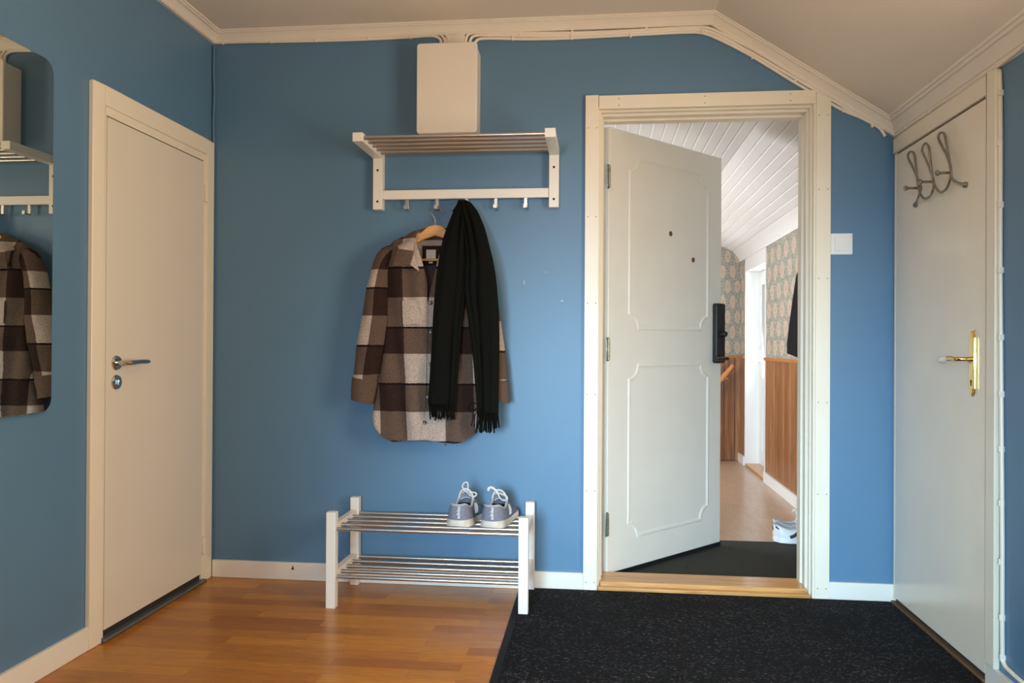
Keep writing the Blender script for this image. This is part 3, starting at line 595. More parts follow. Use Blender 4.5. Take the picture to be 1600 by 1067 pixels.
# ================================================================== SNEAKERS
def sneaker(name, label, cat, loc, rotz, group=None, upm=M_shoeg, sidem=M_shoed, solem=M_sole, tongm=M_shoel, style='knit', mirror=1):
    t = thing(name, label, cat, loc, rotz, group)
    L = 0.285
    wt = [(0,0.018),(0.010,0.033),(0.030,0.043),(0.08,0.045),(0.13,0.041),(0.19,0.046),(0.225,0.047),(0.255,0.040),(0.275,0.025),(0.285,0.008)]
    def cx(y): return mirror*interp([(0,0),(0.12,-0.002),(0.2,0.006),(0.285,0.0)], y)
    st = interp
    sb = [(0,0.038),(0.06,0.036),(0.14,0.026),(0.285,0.030)]
    ys = [0.0,0.006,0.014,0.024,0.036,0.05,0.065,0.08,0.095,0.11,0.125,0.14,0.155,0.17,0.185,0.20,0.215,0.23,0.245,0.257,0.267,0.275,0.281,0.285]
    # sole: lofted layers, flared
    bm = bmesh.new(); levels = [(0.0, 1.02, 0.004), (0.005, 1.17, 0.0), (0.018, 1.15, -0.001), (1.0, 1.02, 0.0)]
    rings = []
    for k, (zf, sc, ins) in enumerate(levels):
        rg = []
        path = [(y, 1) for y in ys] + [(y, -1) for y in ys[::-1]]
        for y, s in path:
            w_ = sinterp(wt, y)*sc; yy = lerp(0.004, L-0.004, y/L) if ins > 0 else lerp(-0.006, L+0.004, y/L) if zf < 0.5 else y
            rocker = 0.012*max(0, (y-0.2)/0.085)**2 + 0.004*max(0, (0.03-y)/0.03)**2
            z = (interp(sb, y) if zf == 1.0 else zf) + (rocker if zf < 0.5 else 0.004*max(0,(y-0.2)/0.085))
            rg.append(bm.verts.new((cx(y)+s*w_, yy, z)))
        rings.append(rg)
    n = len(rings[0])
    for A, B in zip(rings, rings[1:]):
        for i in range(n): bm.faces.new((A[i], A[(i+1)%n], B[(i+1)%n], B[i]))
    bm.faces.new(rings[0][::-1]); bm.faces.new(rings[-1])
    obj('sole', bm, solem, t, smooth=50)
    # upper
    rim = [(0,0.090),(0.02,0.090),(0.05,0.076),(0.085,0.070),(0.11,0.080),(0.125,0.092),(0.15,0.088),(0.19,0.066),(0.23,0.050),(0.26,0.044),(0.285,0.036)]
    S = [-1,-0.85,-0.7,-0.55,-0.4,-0.28,-0.16,0,0.16,0.28,0.4,0.55,0.7,0.85,1]
    bm = bmesh.new(); grid = []
    for y in ys:
        w_ = sinterp(wt, y); z0 = interp(sb, y)-0.006; zr = sinterp(rim, y); row = []
        opening = y < 0.118
        for s in S:
            a = abs(s); sg = -1 if s < 0 else 1
            if a >= 0.4:
                q = (1-a)/0.6          # 0 bottom .. 1 rim
                if opening:
                    x = w_*(1.0+0.08*math.sin(q*PI)-0.26*q); z = lerp(z0, zr, q)
                else:
                    x = w_*(1.0+0.08*math.sin(q*PI)-0.42*q*q); z = lerp(z0, zr*0.86+0.002, q**0.9)
            else:
                q = a/0.4; x = w_*(0.58 if not opening else 0.74)*q; z = zr*(1-0.14*q*q) if not opening else zr
            yy = y + (0.010*(1-min(1, y/0.04))*(z-z0)/0.06 if y < 0.04 else 0) * -0.4
            row.append(bm.verts.new((cx(y)+sg*x, yy, z)))
        grid.append(row)
    for i in range(len(ys)-1):
        for j in range(len(S)-1):
            mid = abs((S[j]+S[j+1])/2)
            if ys[i+1] < 0.122 and mid < 0.4: continue
            f = bm.faces.new((grid[i][j], grid[i][j+1], grid[i+1][j+1], grid[i+1][j]))
            f.material_index = 1 if ys[i] > 0.06 else 0
    nS = len(S)
    for j in range(4): bm.faces.new((grid[0][j], grid[0][j+1], grid[0][nS-2-j], grid[0][nS-1-j]))
    obj('upper', bm, [upm, sidem], t, smooth=60, solid=0.005)
    # padded collar
    pts = []
    cy = [y for y in ys if y <= 0.125]
    for sg in (1, -1):
        seq_ = cy[::-1] if sg == 1 else cy
        for y in seq_:
            w_ = sinterp(wt, y)*0.73; pts.append((cx(y)+sg*w_, y-0.002, sinterp(rim, y)))
    obj('collar', T(pts, 0.005, seg=8), tongm, t)
    # insole (dark inside)
    bm = bmesh.new(); prism(bm, [(0.028*math.cos(a), 0.085+0.075*math.sin(a)) for a in [2*PI*k/20 for k in range(20)]], 0.003, Matrix.Translation((0,0,0.034))); obj('insole', bm, M_fuzzb if style == 'knit' else M_dust, t)
    # tongue: arched plate leaning back
    bm = bmesh.new(); rows = []
    for i in range(9):
        q = i/8; y = lerp(0.165, 0.112, q); z = lerp(0.072, 0.128, q); hw = lerp(0.026, 0.030, q) if q < 0.6 else 0.0295*math.sqrt(max(0.02, 1-((q-0.6)/0.42)**2))
        rows.append([bm.verts.new((hw*s_, y-0.012*(1-s_*s_)*-1, z-0.010*s_*s_)) for s_ in (-1,-0.6,-0.25,0,0.25,0.6,1)])
    for A, B in zip(rows, rows[1:]):
        for j in range(6): bm.faces.new((A[j], A[j+1], B[j+1], B[j]))
    tg = obj('tongue', bm, tongm, t, smooth=70, solid=0.006)
    if style == 'knit':
        pr = []
        for k in range(13):
            a = PI*k/12; pr.append((0.029*math.cos(a), 0.124-0.006*math.sin(a), 0.092+0.040*math.sin(a)))
        obj('binding', T(pr, 0.0035, seg=8), M_lace, tg)
    # laces
    for k in range(5):
        y = 0.130+0.018*k; z = sinterp(rim, y)*0.99+0.004; w_ = 0.022
        obj('lace', T([(cx(y)-w_,y-0.004,z-0.008),(cx(y)-w_*0.5,y,z-0.001),(cx(y),y+0.002,z+0.001),(cx(y)+w_*0.5,y+0.004,z-0.001),(cx(y)+w_,y+0.008,z-0.008)], 0.003, seg=6, flat=0.6), M_lace, t)
    def loop(c, dx, dz, tw, dy=0.0):
        pp = []
        for k in range(13):
            a = 2*PI*k/12; rr = math.sin(a/2)
            pp.append((c[0]+dx*rr*1.0 + 0.011*math.sin(a)*tw, c[1]+dy*rr, c[2]+dz*rr+0.008*math.sin(a)))
        return pp
    c = (0.006*mirror, 0.118, 0.118)
    if mirror > 0:
        obj('lace', T(loop(c, -0.012, 0.038, 1.0), 0.0030, seg=7), M_lace, t); obj('lace', T(loop(c, 0.034, -0.012, 0.6, 0.01), 0.0030, seg=7), M_lace, t)
    else:
        obj('lace', T(loop(c, 0.040, -0.022, 0.8, -0.01), 0.0031, seg=7), M_lace, t)
        obj('lace', T(smoothpath([c,(c[0]-0.012,c[1],c[2]+0.014),(c[0]-0.024,c[1]-0.004,c[2]+0.022),(c[0]-0.034,c[1]-0.010,c[2]+0.020),(c[0]-0.036,c[1]-0.012,c[2]+0.010)], 5), 0.0052, seg=8), M_lace, t)
    # side stripes
    for sg in (1, -1):
        if style == 'knit':
            for k in range(3):
                y0 = 0.105+0.013*k; pp = []
                for q in (0.18, 0.4, 0.62, 0.84):
                    y = y0+0.018*q; w_ = sinterp(wt, y); op = y < 0.118
                    x = w_*(1.0+0.09*math.sin(q*PI)-(0.26*q if op else 0.42*q*q))+0.003; pp.append((cx(y)+sg*x, y, lerp(interp(sb, y), sinterp(rim, y)*0.9, q)))
                obj('stripe', T(pp, 0.0018, seg=6), M_lace, t)
        else:
            for k in range(1):
                pp = []
                for q in (0.02, 0.2, 0.4, 0.6, 0.78):
                    y = 0.072+0.060*q; w_ = sinterp(wt, y); op = y < 0.118
                    x = w_*(1.0+0.09*math.sin(q*PI)-(0.26*q if op else 0.30*q*q))+0.0025; pp.append((cx(y)+sg*x, y, lerp(interp(sb, y), sinterp(rim, y)*0.9, q)))
                bmx = T(pp, 0.009, seg=8, flat=0.9); obj('stripe', bmx, M_bl, t)
    if style == 'knit':
        # heel counter and its vertical lettering
        tc = bpy.data.curves.new('heel_text', 'FONT'); tc.body = 'adidas'; tc.size = 0.019; tc.extrude = 0.0008; tc.align_x = 'CENTER'; tc.align_y = 'CENTER'; tc.offset = 0.0005
        to = bpy.data.objects.new('heel_text', tc)
        me = bpy.data.meshes.new_from_object(to); me.materials.clear(); me.materials.append(M_lace)
        bpy.data.objects.remove(to); lo = bpy.data.objects.new('heel_lettering', me); C.objects.link(lo); lo.parent = t
        lo.matrix_local = Matrix.Translation((0.008*1, -0.0072, 0.063)) @ Matrix.Rotation(math.radians(-3), 4, 'X') @ Matrix.Rotation(PI/2, 4, 'X') @ Matrix.Rotation(PI/2, 4, 'Z')
        lo['label'] = 'white vertical lettering on the heel'
    else:
        bm = Bx(-0.010, 0.010, -0.008, -0.002, 0.060, 0.080); obj('heel_tab', bm, M_bl, t, bevel=0.002)
        for sg in (1, -1):
            bm = bmesh.new(); tube(bm, [(sg*0.024, 0.006, 0.082), (sg*0.033, 0.022, 0.070)], 0.006); obj('heel_tab', bm, M_bl, t)
    return t
sneaker('sneaker', 'grey sneaker left in the pair on the shoe rack', 'shoe', (-0.531, 3.010, 0.3138), math.radians(-7), 'grey sneakers on the shoe rack', mirror=1)
sneaker('sneaker', 'grey sneaker right in the pair, beside the rack post', 'shoe', (-0.400, 3.008, 0.3138), math.radians(-9), 'grey sneakers on the shoe rack', mirror=-1)
# ================================================================== COAT HANGER + PLAID COAT + SCARF
HY = 3.222
hc = PY(680, 352, HY); hx_, hz_ = hc.x, hc.z
t = thing('coat_hanger', 'wooden coat hanger with steel hook holding the plaid coat', 'hanger', (hx_, HY, hz_)); o0 = (hx_, HY, hz_)
pts_t = [(-0.175,-0.100),(-0.13,-0.082),(-0.09,-0.052),(-0.05,-0.022),(-0.028,-0.004),(0,0.002),(0.028,-0.004),(0.05,-0.022),(0.09,-0.052),(0.13,-0.082),(0.175,-0.100)]
pts_b = [(0.175,-0.118),(0.13,-0.106),(0.09,-0.080),(0.05,-0.060),(0,-0.044),(-0.05,-0.060),(-0.09,-0.080),(-0.13,-0.106),(-0.175,-0.118)]
bm = bmesh.new(); prism(bm, pts_t+pts_b, 0.014, Matrix.Translation((0,0.007,0)) @ Matrix.Rotation(PI/2, 4, 'X')); obj('shoulder_bar', bm, M_hanger, t, bevel=0.004)
hk = [PY(680,354,HY), PY(680,345,HY), PY(677,337,HY), PY(673,331,HY+0.01), PY(675,325,HY+0.03), PY(682,322.3,3.262), PY(688,326,3.262), PY(692,333,3.255)]
obj('hook', rel(T(smoothpath(hk, 5), 0.0027, seg=8), o0), M_chrome, t)
bp0, bp1 = PY(647, 406, HY-0.0), PY(713, 406, HY-0.0)
obj('trouser_bar', rel(T([bp0, (bp0+bp1)/2, bp1], 0.0052, seg=10), o0), M_hanger, t)
# ---- coat
coat = thing('plaid_coat', 'brown and cream plaid wool overshirt hanging on the wooden hanger', 'coat', (hx_, HY, 0.63)); oC = (hx_, HY, 0.63)
def setuv(o, fn):
    me = o.data; uvl = me.uv_layers.new(name='UVMap')
    for lp in me.loops: uvl.data[lp.index].uv = fn(me.vertices[lp.vertex_index].co)
def X_(px, y=3.17): return PY(px, 500, y).x
def Z_(py, y=3.17): return PY(660, py, y).z
rowz = [Z_(v) for v in (688, 642, 597.7, 551.6, 509.4, 463.3, 415.2, 370)]
def vrow(z):
    tab = [(rowz[i], i) for i in range(8)]
    return interp(tab, z) + (0 if z < rowz[-1] else (z-rowz[-1])/0.12) + (min(0, z-rowz[0])/0.12)
ub = [(X_(560), 0.2), (X_(597), 1), (X_(639), 2), (X_(699), 3), (X_(744), 4), (X_(790), 5)]
def ucol(x, z): return 10+interp(ub, x + 0.04*(z-0.63))
LE = [(0.625,X_(600)),(0.640,X_(588)),(0.665,X_(582)),(0.72,X_(581)),(0.80,X_(586)),(0.95,X_(595)),(1.10,X_(601)),(1.25,X_(599)),(1.36,X_(594)),(1.42,X_(598)),(1.50,X_(640))]
RE = [(0.625,X_(735)),(0.640,X_(745)),(0.665,X_(750)),(0.75,X_(754)),(0.9,X_(760)),(1.10,X_(764)),(1.25,X_(764)),(1.36,X_(757)),(1.42,X_(746)),(1.50,X_(720))]
def shoulder(x):    # height of the shoulder seam
    d = abs(x-hx_); return 1.508 - max(0, d-0.055)*0.44 - 0.5*max(0, d-0.17)
bm = bmesh.new(); NV, NS = 64, 72
rows = []
for i in range(NV+1):
    v = i/NV; row = []
    for j in range(NS+1):
        s = j/NS       # 0 = left-front edge, .25 left side, .5 back, .75 right side, 1 right-front edge
        zl = lerp(0.628, 1.36, v) if v < 0.8 else None
        # height first (top follows the shoulder)
        le0, re0 = sinterp(LE, lerp(0.628, 1.40, v)), sinterp(RE, lerp(0.628, 1.40, v))
        ztmp = lerp(0.628, 1.42, v)
        # front edges of the opening
        fl = sinterp([(0.62,X_(657)),(0.75,X_(665)),(0.9,X_(668)),(1.2,X_(667)),(1.28,X_(660)),(1.36,X_(650)),(1.5,X_(640))], ztmp)
        frr = sinterp([(0.62,X_(652)),(0.9,X_(655)),(1.1,X_(665)),(1.2,X_(673)),(1.28,X_(682)),(1.36,X_(692)),(1.5,X_(706))], ztmp)
        if s < 0.25: q = s/0.25; x = lerp(fl, le0, math.sin(q*PI/2)**0.9); side = 1; dep = math.cos(q*PI/2)**0.45 if q < 1 else 0
        elif s < 0.75:
            q = (s-0.25)/0.5; x = lerp(le0, re0, 0.5-0.5*math.cos(q*PI)); side = -1; dep = math.sin(q*PI)**0.45 if 0 < q < 1 else 0
        else: q = (s-0.75)/0.25; x = lerp(re0, frr, 1-math.cos(q*PI/2)**0.9 if q < 1 else 1); side = 1; dep = math.sin(q*PI/2)**0.45 if q > 0 else 0
        top = shoulder(x); z = lerp(0.628, top, v)
        thick = 0.052*(1-max(0, (v-0.86)/0.14)**2.2) + 0.003
        fold = 0.010*math.sin(x*38+1.0)*math.exp(-((z-0.75)/0.35)**2) + 0.007*math.sin(x*70+z*9) + 0.004*math.sin(z*26+x*20)
        y = HY - side*dep*thick*(1.0 if side > 0 else 0.7) + (fold*dep if side > 0 else fold*0.3)
        if s >= 0.75: y += 0.007*math.sin(q*PI/2)
        # rounded hem corners
        hemlift = 0.045*max(0, 1-(x-le0)/0.05)**2 + 0.045*max(0, 1-(re0-x)/0.05)**2 + 0.006*math.sin(x*24)
        z += hemlift*(1-v)**6
        row.append(bm.verts.new((x, y, z)))
    rows.append(row)
for A, B in zip(rows, rows[1:]):
    for j in range(NS): bm.faces.new((A[j], A[j+1], B[j+1], B[j]))
o = obj('body', bm, M_plaid, None, smooth=80, solid=0.005)
setuv(o, lambda c: (ucol(c.x, c.z), vrow(c.z)))
def attach(o, par, orig=None):
    off = Vector(orig if orig else par.location)
    o.parent = par; o.matrix_parent_inverse = Matrix.Translation(-off); return o
attach(o, coat)
# sleeves
def sleeve(rowsdef, yc, vmap, uleft):
    bm = bmesh.new(); rings = []; n = 28
    R = []
    for a, b in zip(rowsdef, rowsdef[1:]):
        for k in range(5):
            t_ = k/5; R.append([lerp(a[i], b[i], t_) for i in range(4)])
    R.append(rowsdef[-1])
    info = []
    for (py, l, r, dp) in R:
        P0, P1 = PY(l, py, yc), PY(r, py, yc); c_ = (P0+P1)/2; hw = (P1.x-P0.x)/2; rg = []
        for k in range(n):
            a = 2*PI*k/n; ca, sa = math.cos(a), math.sin(a)
            rr = 1+0.05*math.sin(3*a+py*0.09)+0.03*math.sin(5*a-py*0.13)
            x = c_.x+hw*ca*(0.96+0.04*rr); y = yc+dp*sa*rr; z = c_.z + 0.018*ca*(1 if uleft else -1)*(-0.6)
            rg.append(bm.verts.new((x, y, z)))
        rings.append(rg); info.append((c_.z, c_.x, hw))
    for A, B in zip(rings, rings[1:]):
        for k in range(n): bm.faces.new((A[k], A[(k+1)%n], B[(k+1)%n], B[k]))
    bm.faces.new(rings[0])
    o = obj('sleeve', bm, M_plaid, None, smooth=80, solid=0.003)
    zi = sorted([(a[0], a[1], a[2]) for a in info])
    def fn(c):
        cxv = interp([(a[0], a[1]) for a in zi], c.z); hwv = interp([(a[0], a[2]) for a in zi], c.z)
        return (12+0.5+ (1.1 if uleft else -1.1)*0.85*((c.x-cxv)/hwv+0.05) + (0.5 if uleft else 0.5), vmap(c.z))
    setuv(o, fn); return o
vm = [(Z_(640),-0.3),(Z_(596),0.3),(Z_(587),1.0-1.0),(Z_(584),-0.001+0.0)]
def vsleeve(z):    # even band = light, odd = dark
    return 20 + interp([(Z_(640),-1.2),(Z_(598),-0.35+0.0),(Z_(585),0.98-1.0+0.999*0.0),(Z_(584.5),1.0-1.0+0.0)], z) if False else 20 + interp(
        [(Z_(650), -1.0), (Z_(597), 0.2), (Z_(585), 0.99), (Z_(584), 1.99-1.0), (Z_(583), 1.0)], z) if z < Z_(583) else 20 + interp([(Z_(583), 1.99), (Z_(582.9), 1.99)], z) if False else z
# piecewise bands along the sleeve, bottom to top: light, [line] dark, light, [line] dark, light, mid
SB = [(Z_(600),0.0),(Z_(586),0.95),(Z_(583),1.0)]
def sleeve_v(zs):
    tab = [(zs[0], 0.0), (zs[1], 1.0), (zs[2], 2.0), (zs[3], 3.0), (zs[4], 4.0), (zs[5], 5.0), (zs[6], 6.0)]
    return lambda z: 20+interp(tab, z)
vL = sleeve_v([Z_(610), Z_(586), Z_(538), Z_(492), Z_(447), Z_(420), Z_(380)])
SL = [(388,606,632,0.012),(393,597,630,0.028),(401,590,624,0.038),(412,585,618,0.044),(426,581,612,0.048),(454,574,608,0.050),(492,568,610,0.050),(538,559,604,0.048),(584,554,592,0.044),(597,552,591,0.040)]
o = sleeve(SL, HY-0.010, vL, True); attach(o, coat)
vR = sleeve_v([Z_(610), Z_(592), Z_(546), Z_(500), Z_(455), Z_(428), Z_(388)])
SR = [(394,724,744,0.012),(402,728,752,0.028),(416,734,761,0.040),(435,742,772,0.045),(470,744,777,0.046),(505,746,782,0.046),(546,749,788,0.044),(580,752,792,0.042),(597,755,793,0.038)]
o = sleeve(SR, HY-0.004, vR, False); attach(o, coat)
def cuff(rowsdef, yc, label=None):
    bm = bmesh.new(); rings = []; n = 28
    for (py, l, r, dp) in rowsdef:
        P0, P1 = PY(l, py, yc), PY(r, py, yc); c_ = (P0+P1)/2; hw = (P1.x-P0.x)/2
        rings.append([bm.verts.new((c_.x+hw*math.cos(2*PI*k/n), yc+dp*math.sin(2*PI*k/n)*(1+0.05*math.sin(6*PI*k/n)), c_.z - 0.008*math.cos(2*PI*k/n))) for k in range(n)])
    for A, B in zip(rings, rings[1:]):
        for k in range(n): bm.faces.new((A[k], A[(k+1)%n], B[(k+1)%n], B[k]))
    o = obj('cuff', bm, M_plaid, None, smooth=80, solid=0.006)
    setuv(o, lambda c: (13.2, 20.4)); attach(o, coat); return o
cf = cuff([(592,552,592,0.043),(600,551,591,0.044),(614,550,587,0.044),(627,550,585,0.043)], HY-0.010)
b_ = PY(558, 605, HY-0.045)
bm = bmesh.new(); lathe(bm, [(0.0005,0),(0.006,0),(0.006,0.003),(0.0005,0.003)], axis_mat((b_.x, b_.y, b_.z), (-0.4,-1,0)), 14); attach(obj('button', bm, M_button), cf, oC)
cf.children[0].matrix_parent_inverse = Matrix.Translation(-Vector(oC)) if False else cf.children[0].matrix_parent_inverse
cuff([(592,756,793,0.040),(600,757,794,0.042),(614,758,795,0.042),(626,760,796,0.041)], HY-0.004)
# collar flaps: bilinear patches with a little bulge
def patch(name, A, B, Cc, Dd, parent, uvf, n=10, bulge=0.006, m=M_plaid, solid=0.005):
    bm = bmesh.new(); A, B, Cc, Dd = map(Vector, (A, B, Cc, Dd)); g = []
    for i in range(n+1):
        v = i/n; g.append([bm.verts.new(A.lerp(B, u/n).lerp(Dd.lerp(Cc, u/n), v) - Vector((0, bulge*math.sin(PI*u/n)*math.sin(PI*v), 0))) for u in range(n+1)])
    for i in range(n):
        for j in range(n): bm.faces.new((g[i][j], g[i][j+1], g[i+1][j+1], g[i+1][j]))
    o = obj(name, bm, m, None, smooth=80, solid=solid)
    if uvf: setuv(o, uvf)
    return attach(o, parent)
zc_ = Z_(388)
cu = lambda c: (12.5, 30.5 if c.z > zc_+0.002 else 31.5)
def q7(a, b, y): return PY(560+a/7.62, 340+b/7.62, y)
colrow = lambda c: (12.5, 30.0+(zc_-c.z)/0.05*0.999+1.0 if c.z < zc_+0.05 else 30.1)
CU = lambda c: (12.5, 30.4 if c.z > zc_ else 31.4)
patch('collar', q7(470,345,3.185), q7(735,170,3.228), q7(664,300,3.170), q7(476,372,3.150), coat, lambda c: (12.5, 30.4), bulge=0.006, n=14)
patch('collar', q7(480,352,3.158), q7(668,280,3.168), q7(655,398,3.144), q7(472,370,3.146), coat, lambda c: (12.5, 30.4), bulge=0.004, n=10)
patch('collar', q7(472,370,3.146), q7(655,398,3.144), q7(628,500,3.137), q7(408,582,3.134), coat, lambda c: (12.5, 31.4), bulge=0.005, n=14)
patch('collar', q7(408,582,3.134), q7(642,470,3.138), q7(622,545,3.136), q7(560,575,3.136), coat, lambda c: (12.5, 31.4), bulge=0.003)
patch('collar', q7(652,440,3.150), q7(668,455,3.156), q7(722,638,3.148), q7(616,560,3.138), coat, lambda c: (12.5, 30.4), bulge=0.004)
patch('collar', PY(700,366,3.225), PY(726,383,3.195), PY(722,414,3.150), PY(690,412,3.150), coat, lambda c: (12.5, 31.4), bulge=0.006)
# inner back neck with tags, dark lining below
yn = HY+0.030
patch('yoke_lining', PY(640,372,yn), PY(722,372,yn), PY(722,416,yn+0.002), PY(640,416,yn+0.002), coat, lambda c: (12.5, 30.4), bulge=-0.004)
patch('hanger_facing', PY(660,384,yn-0.007), PY(716,384,yn-0.007), PY(716,416,yn-0.005), PY(660,416,yn-0.005), coat, lambda c: (13.4, 31.4), bulge=0, solid=0.002)
patch('lining', PY(636,415,yn-0.004), PY(722,415,yn-0.004), PY(715,600,HY+0.01), PY(640,600,HY+0.01), coat, None, bulge=0, m=M_lining)
lb = patch('neck_label', PY(666,390,yn-0.012), PY(681,390,yn-0.012), PY(681,404.5,yn-0.011), PY(666,404.5,yn-0.011), coat, None, n=2, bulge=0, m=M_tag, solid=0.001); lb['label'] = 'blank off white neck label'
patch('size_tag', PY(670,408.5,yn-0.012), PY(676,408.5,yn-0.012), PY(676,411.5,yn-0.012), PY(670,411.5,yn-0.012), coat, None, n=2, bulge=0, m=M_tag, solid=0.001)
# chest pocket, placket, buttons
pk = HY-0.062
patch('chest_pocket', PY(628,470,pk), PY(659,468,pk), PY(658,506,pk), PY(630,507,pk), coat, lambda c: (ucol(c.x, c.z), vrow(c.z)), bulge=0.003, solid=0.003)
for py, pxx in ((473,673),(519,673.5),(569,672),(620,669),(660,664)):
    q = PY(pxx, py, HY-0.056); bm = bmesh.new(); lathe(bm, [(0.0005,0),(0.007,0),(0.008,0.002),(0.006,0.004),(0.0005,0.0035)], axis_mat((q.x,q.y,q.z),(0,-1,0)), 16); attach(obj('button', bm, M_button), coat)
# ---- scarf
scarf = thing('scarf', 'long black fringed wool scarf draped over the middle hook', 'scarf', (-0.547, 3.25, 1.61)); oS = scarf.location.copy()
SY = [(312,3.235),(325,3.225),(345,3.20),(380,3.155),(420,3.130),(700,3.122)]
def z5(x, y): return (530+x/2.603, 300+y/2.603)
def tail(Lp, Rp, y0, y1, dy, seed, th=0.017, foldx=()):
    Lp = [(z5(0,b)[1], z5(a,0)[0]) for a, b in Lp]; Rp = [(z5(0,b)[1], z5(a,0)[0]) for a, b in Rp]
    a0, a1 = z5(0,y0)[1], z5(0,y1)[1]; bm = bmesh.new(); rings = []; n = 64; NR = 46
    for i in range(NR+1):
        py = lerp(a0, a1, i/NR); l = sinterp(Lp, py); r = sinterp(Rp, py); yy = interp(SY, py)+dy
        P0, P1 = PY(l, py, yy), PY(r, py, yy); c_ = (P0+P1)/2; hw = (P1.x-P0.x)/2; rg = []
        tt = th*min(1, 0.45+i/10)
        for k in range(n):
            a = 2*PI*k/n; ca, sa = math.cos(a), math.sin(a)
            x = hw*math.copysign(abs(ca)**0.8, ca); u = x/max(hw, 1e-4)
            w_ = tt*math.copysign(abs(sa)**0.6, sa)
            fold = 0
            if sa < 0:
                for fx, amp, wd, dr in foldx: fold += amp*math.exp(-((u-fx-dr*i/NR)/wd)**2)
                fold += 0.0022*math.sin(u*9+seed+i*0.10)
            rg.append(bm.verts.new((c_.x+x, yy+w_+fold*min(1, i/5+0.2), c_.z)))
        rings.append(rg)
    for A, B in zip(rings, rings[1:]):
        for k in range(n): bm.faces.new((A[k], A[(k+1)%n], B[(k+1)%n], B[k]))
    bm.faces.new(rings[0]); bm.faces.new(rings[-1][::-1]); return bm
LpL = [(484,34),(478,50),(462,85),(440,140),(420,200),(403,290),(390,400),(381,520),(375,640),(367,770),(361,862)]
LpR = [(500,34),(520,60),(524,110),(526,200),(526,300),(516,400),(503,500),(492,620),(484,740),(476,860)]
LL = tail(LpL, LpR, 34, 862, 0.0, 0.5, foldx=[(0.15,0.012,0.12,0.3),(-0.45,-0.006,0.3,0.1),(0.75,0.010,0.10,0.0)])
o = obj('tail', LL, M_fuzzb, None, smooth=80); attach(o, scarf)
RpL = [(500,34),(490,60),(505,140),(518,260),(512,330),(512,420),(524,520),(538,620),(550,740),(560,880)]
RpR = [(520,34),(542,50),(565,80),(590,140),(614,230),(632,310),(643,400),(650,500),(652,620),(650,760),(648,900)]
RR = tail(RpL, RpR, 34, 895, -0.010, 2.1, foldx=[(-0.1,0.012,0.10,-0.35),(0.5,-0.006,0.3,0.0),(-0.8,0.010,0.1,0.2)])
o = obj('tail', RR, M_fuzzb, None, smooth=80); attach(o, scarf)
# the bundled bend over the hook
bm = bmesh.new(); n = 20; rings = []
for i in range(13):
    a = PI*i/12; yy = 3.262-0.030*math.cos(a) ; zz = 1.578+0.036*math.sin(a); hw = 0.050-0.022*math.sin(a)
    rings.append([bm.verts.new((-0.549+hw*math.cos(2*PI*k/n), yy-0.012*math.cos(a)*math.sin(2*PI*k/n)*1.0, zz+0.014*math.sin(a)*math.sin(2*PI*k/n))) for k in range(n)])
for A, B in zip(rings, rings[1:]):
    for k in range(n): bm.faces.new((A[k], A[(k+1)%n], B[(k+1)%n], B[k]))
bm.faces.new(rings[0]); bm.faces.new(rings[-1][::-1]); attach(obj('loop_over_hook', bm, M_fuzzb, None, smooth=80), scarf)
def fringe(x0, x1, y0, y1, dy, cnt):
    bm = bmesh.new(); rng = random.Random(cnt)
    for i in range(cnt):
        u = (i+0.5)/cnt; px = lerp(x0, x1, u); row = i % 2; yy = 3.122+dy+(0.008 if row else -0.006)
        L = rng.uniform(0.80, 1.08); sw = rng.uniform(-10, 8)
        P = [PY(*z5(px, y0-14), yy), PY(*z5(px+sw*0.2, lerp(y0, y1, 0.35*L)), yy-0.002), PY(*z5(px+sw*0.6, lerp(y0, y1, 0.7*L)), yy+0.002), PY(*z5(px+sw, lerp(y0, y1, L)), yy)]
        tube(bm, smoothpath(P, 3), 0.0030, seg=6)
    o = obj('fringe', bm, M_fuzzb, None); attach(o, scarf)
fringe(364, 474, 860, 925, 0.0, 24); fringe(562, 646, 893, 975, -0.010, 22)
bm = bmesh.new()
for P in ([(556,860),(540,858),(528,870),(534,896)], [(560,880),(546,890),(544,920),(538,952)], [(562,896),(552,905),(550,930),(549,955)]):
    tube(bm, smoothpath([PY(*z5(a,b), 3.112) for a, b in P], 4), 0.0024, seg=6)
attach(obj('fringe', bm, M_fuzzb, None), scarf)
# small dark screw in the wall under the coat
q = PY(696, 695, D); bm = bmesh.new(); lathe(bm, [(0.0005,0),(0.004,0),(0.004,0.002),(0.0005,0.003)], axis_mat((q.x, D, q.z),(0,-1,0)), 12)
tag(obj('wall_screw', bm, M_hole), 'tiny dark screw in the blue wall just below the coat hem', 'screw')
bm = bmesh.new()
for a, b, rx, rz in ((819,441,0.003,0.012),(878,470,0.005,0.004),(852,425,0.002,0.002)):
    q = PY(a, b, D); rr_ = random.Random(a)
    prism(bm, [(q.x+rx*rr_.uniform(0.6,1.2)*math.cos(k*PI/5), q.z+rz*rr_.uniform(0.6,1.2)*math.sin(k*PI/5)) for k in range(10)], 0.0006, Matrix.Translation((0, D, 0)) @ Matrix.Rotation(PI/2, 4, 'X'))
struct('wall_paint_chips', bm, simple('bare_plaster', (0.42, 0.50, 0.56), 0.7), 'small pale paint chips on the blue wall left of the doorway', 'paint chips')
bm = bmesh.new(); q = PY(457, 887, D-BT); prism(bm, [(q.x-0.006, q.z-0.008), (q.x+0.007, q.z-0.008), (q.x+0.002, q.z+0.011)], 0.0006, Matrix.Translation((0, D-BT, 0)) @ Matrix.Rotation(PI/2, 4, 'X'))
struct('baseboard_chip', bm, M_dark, 'dark triangular chip in the baseboard left of the shoe rack', 'paint chip')
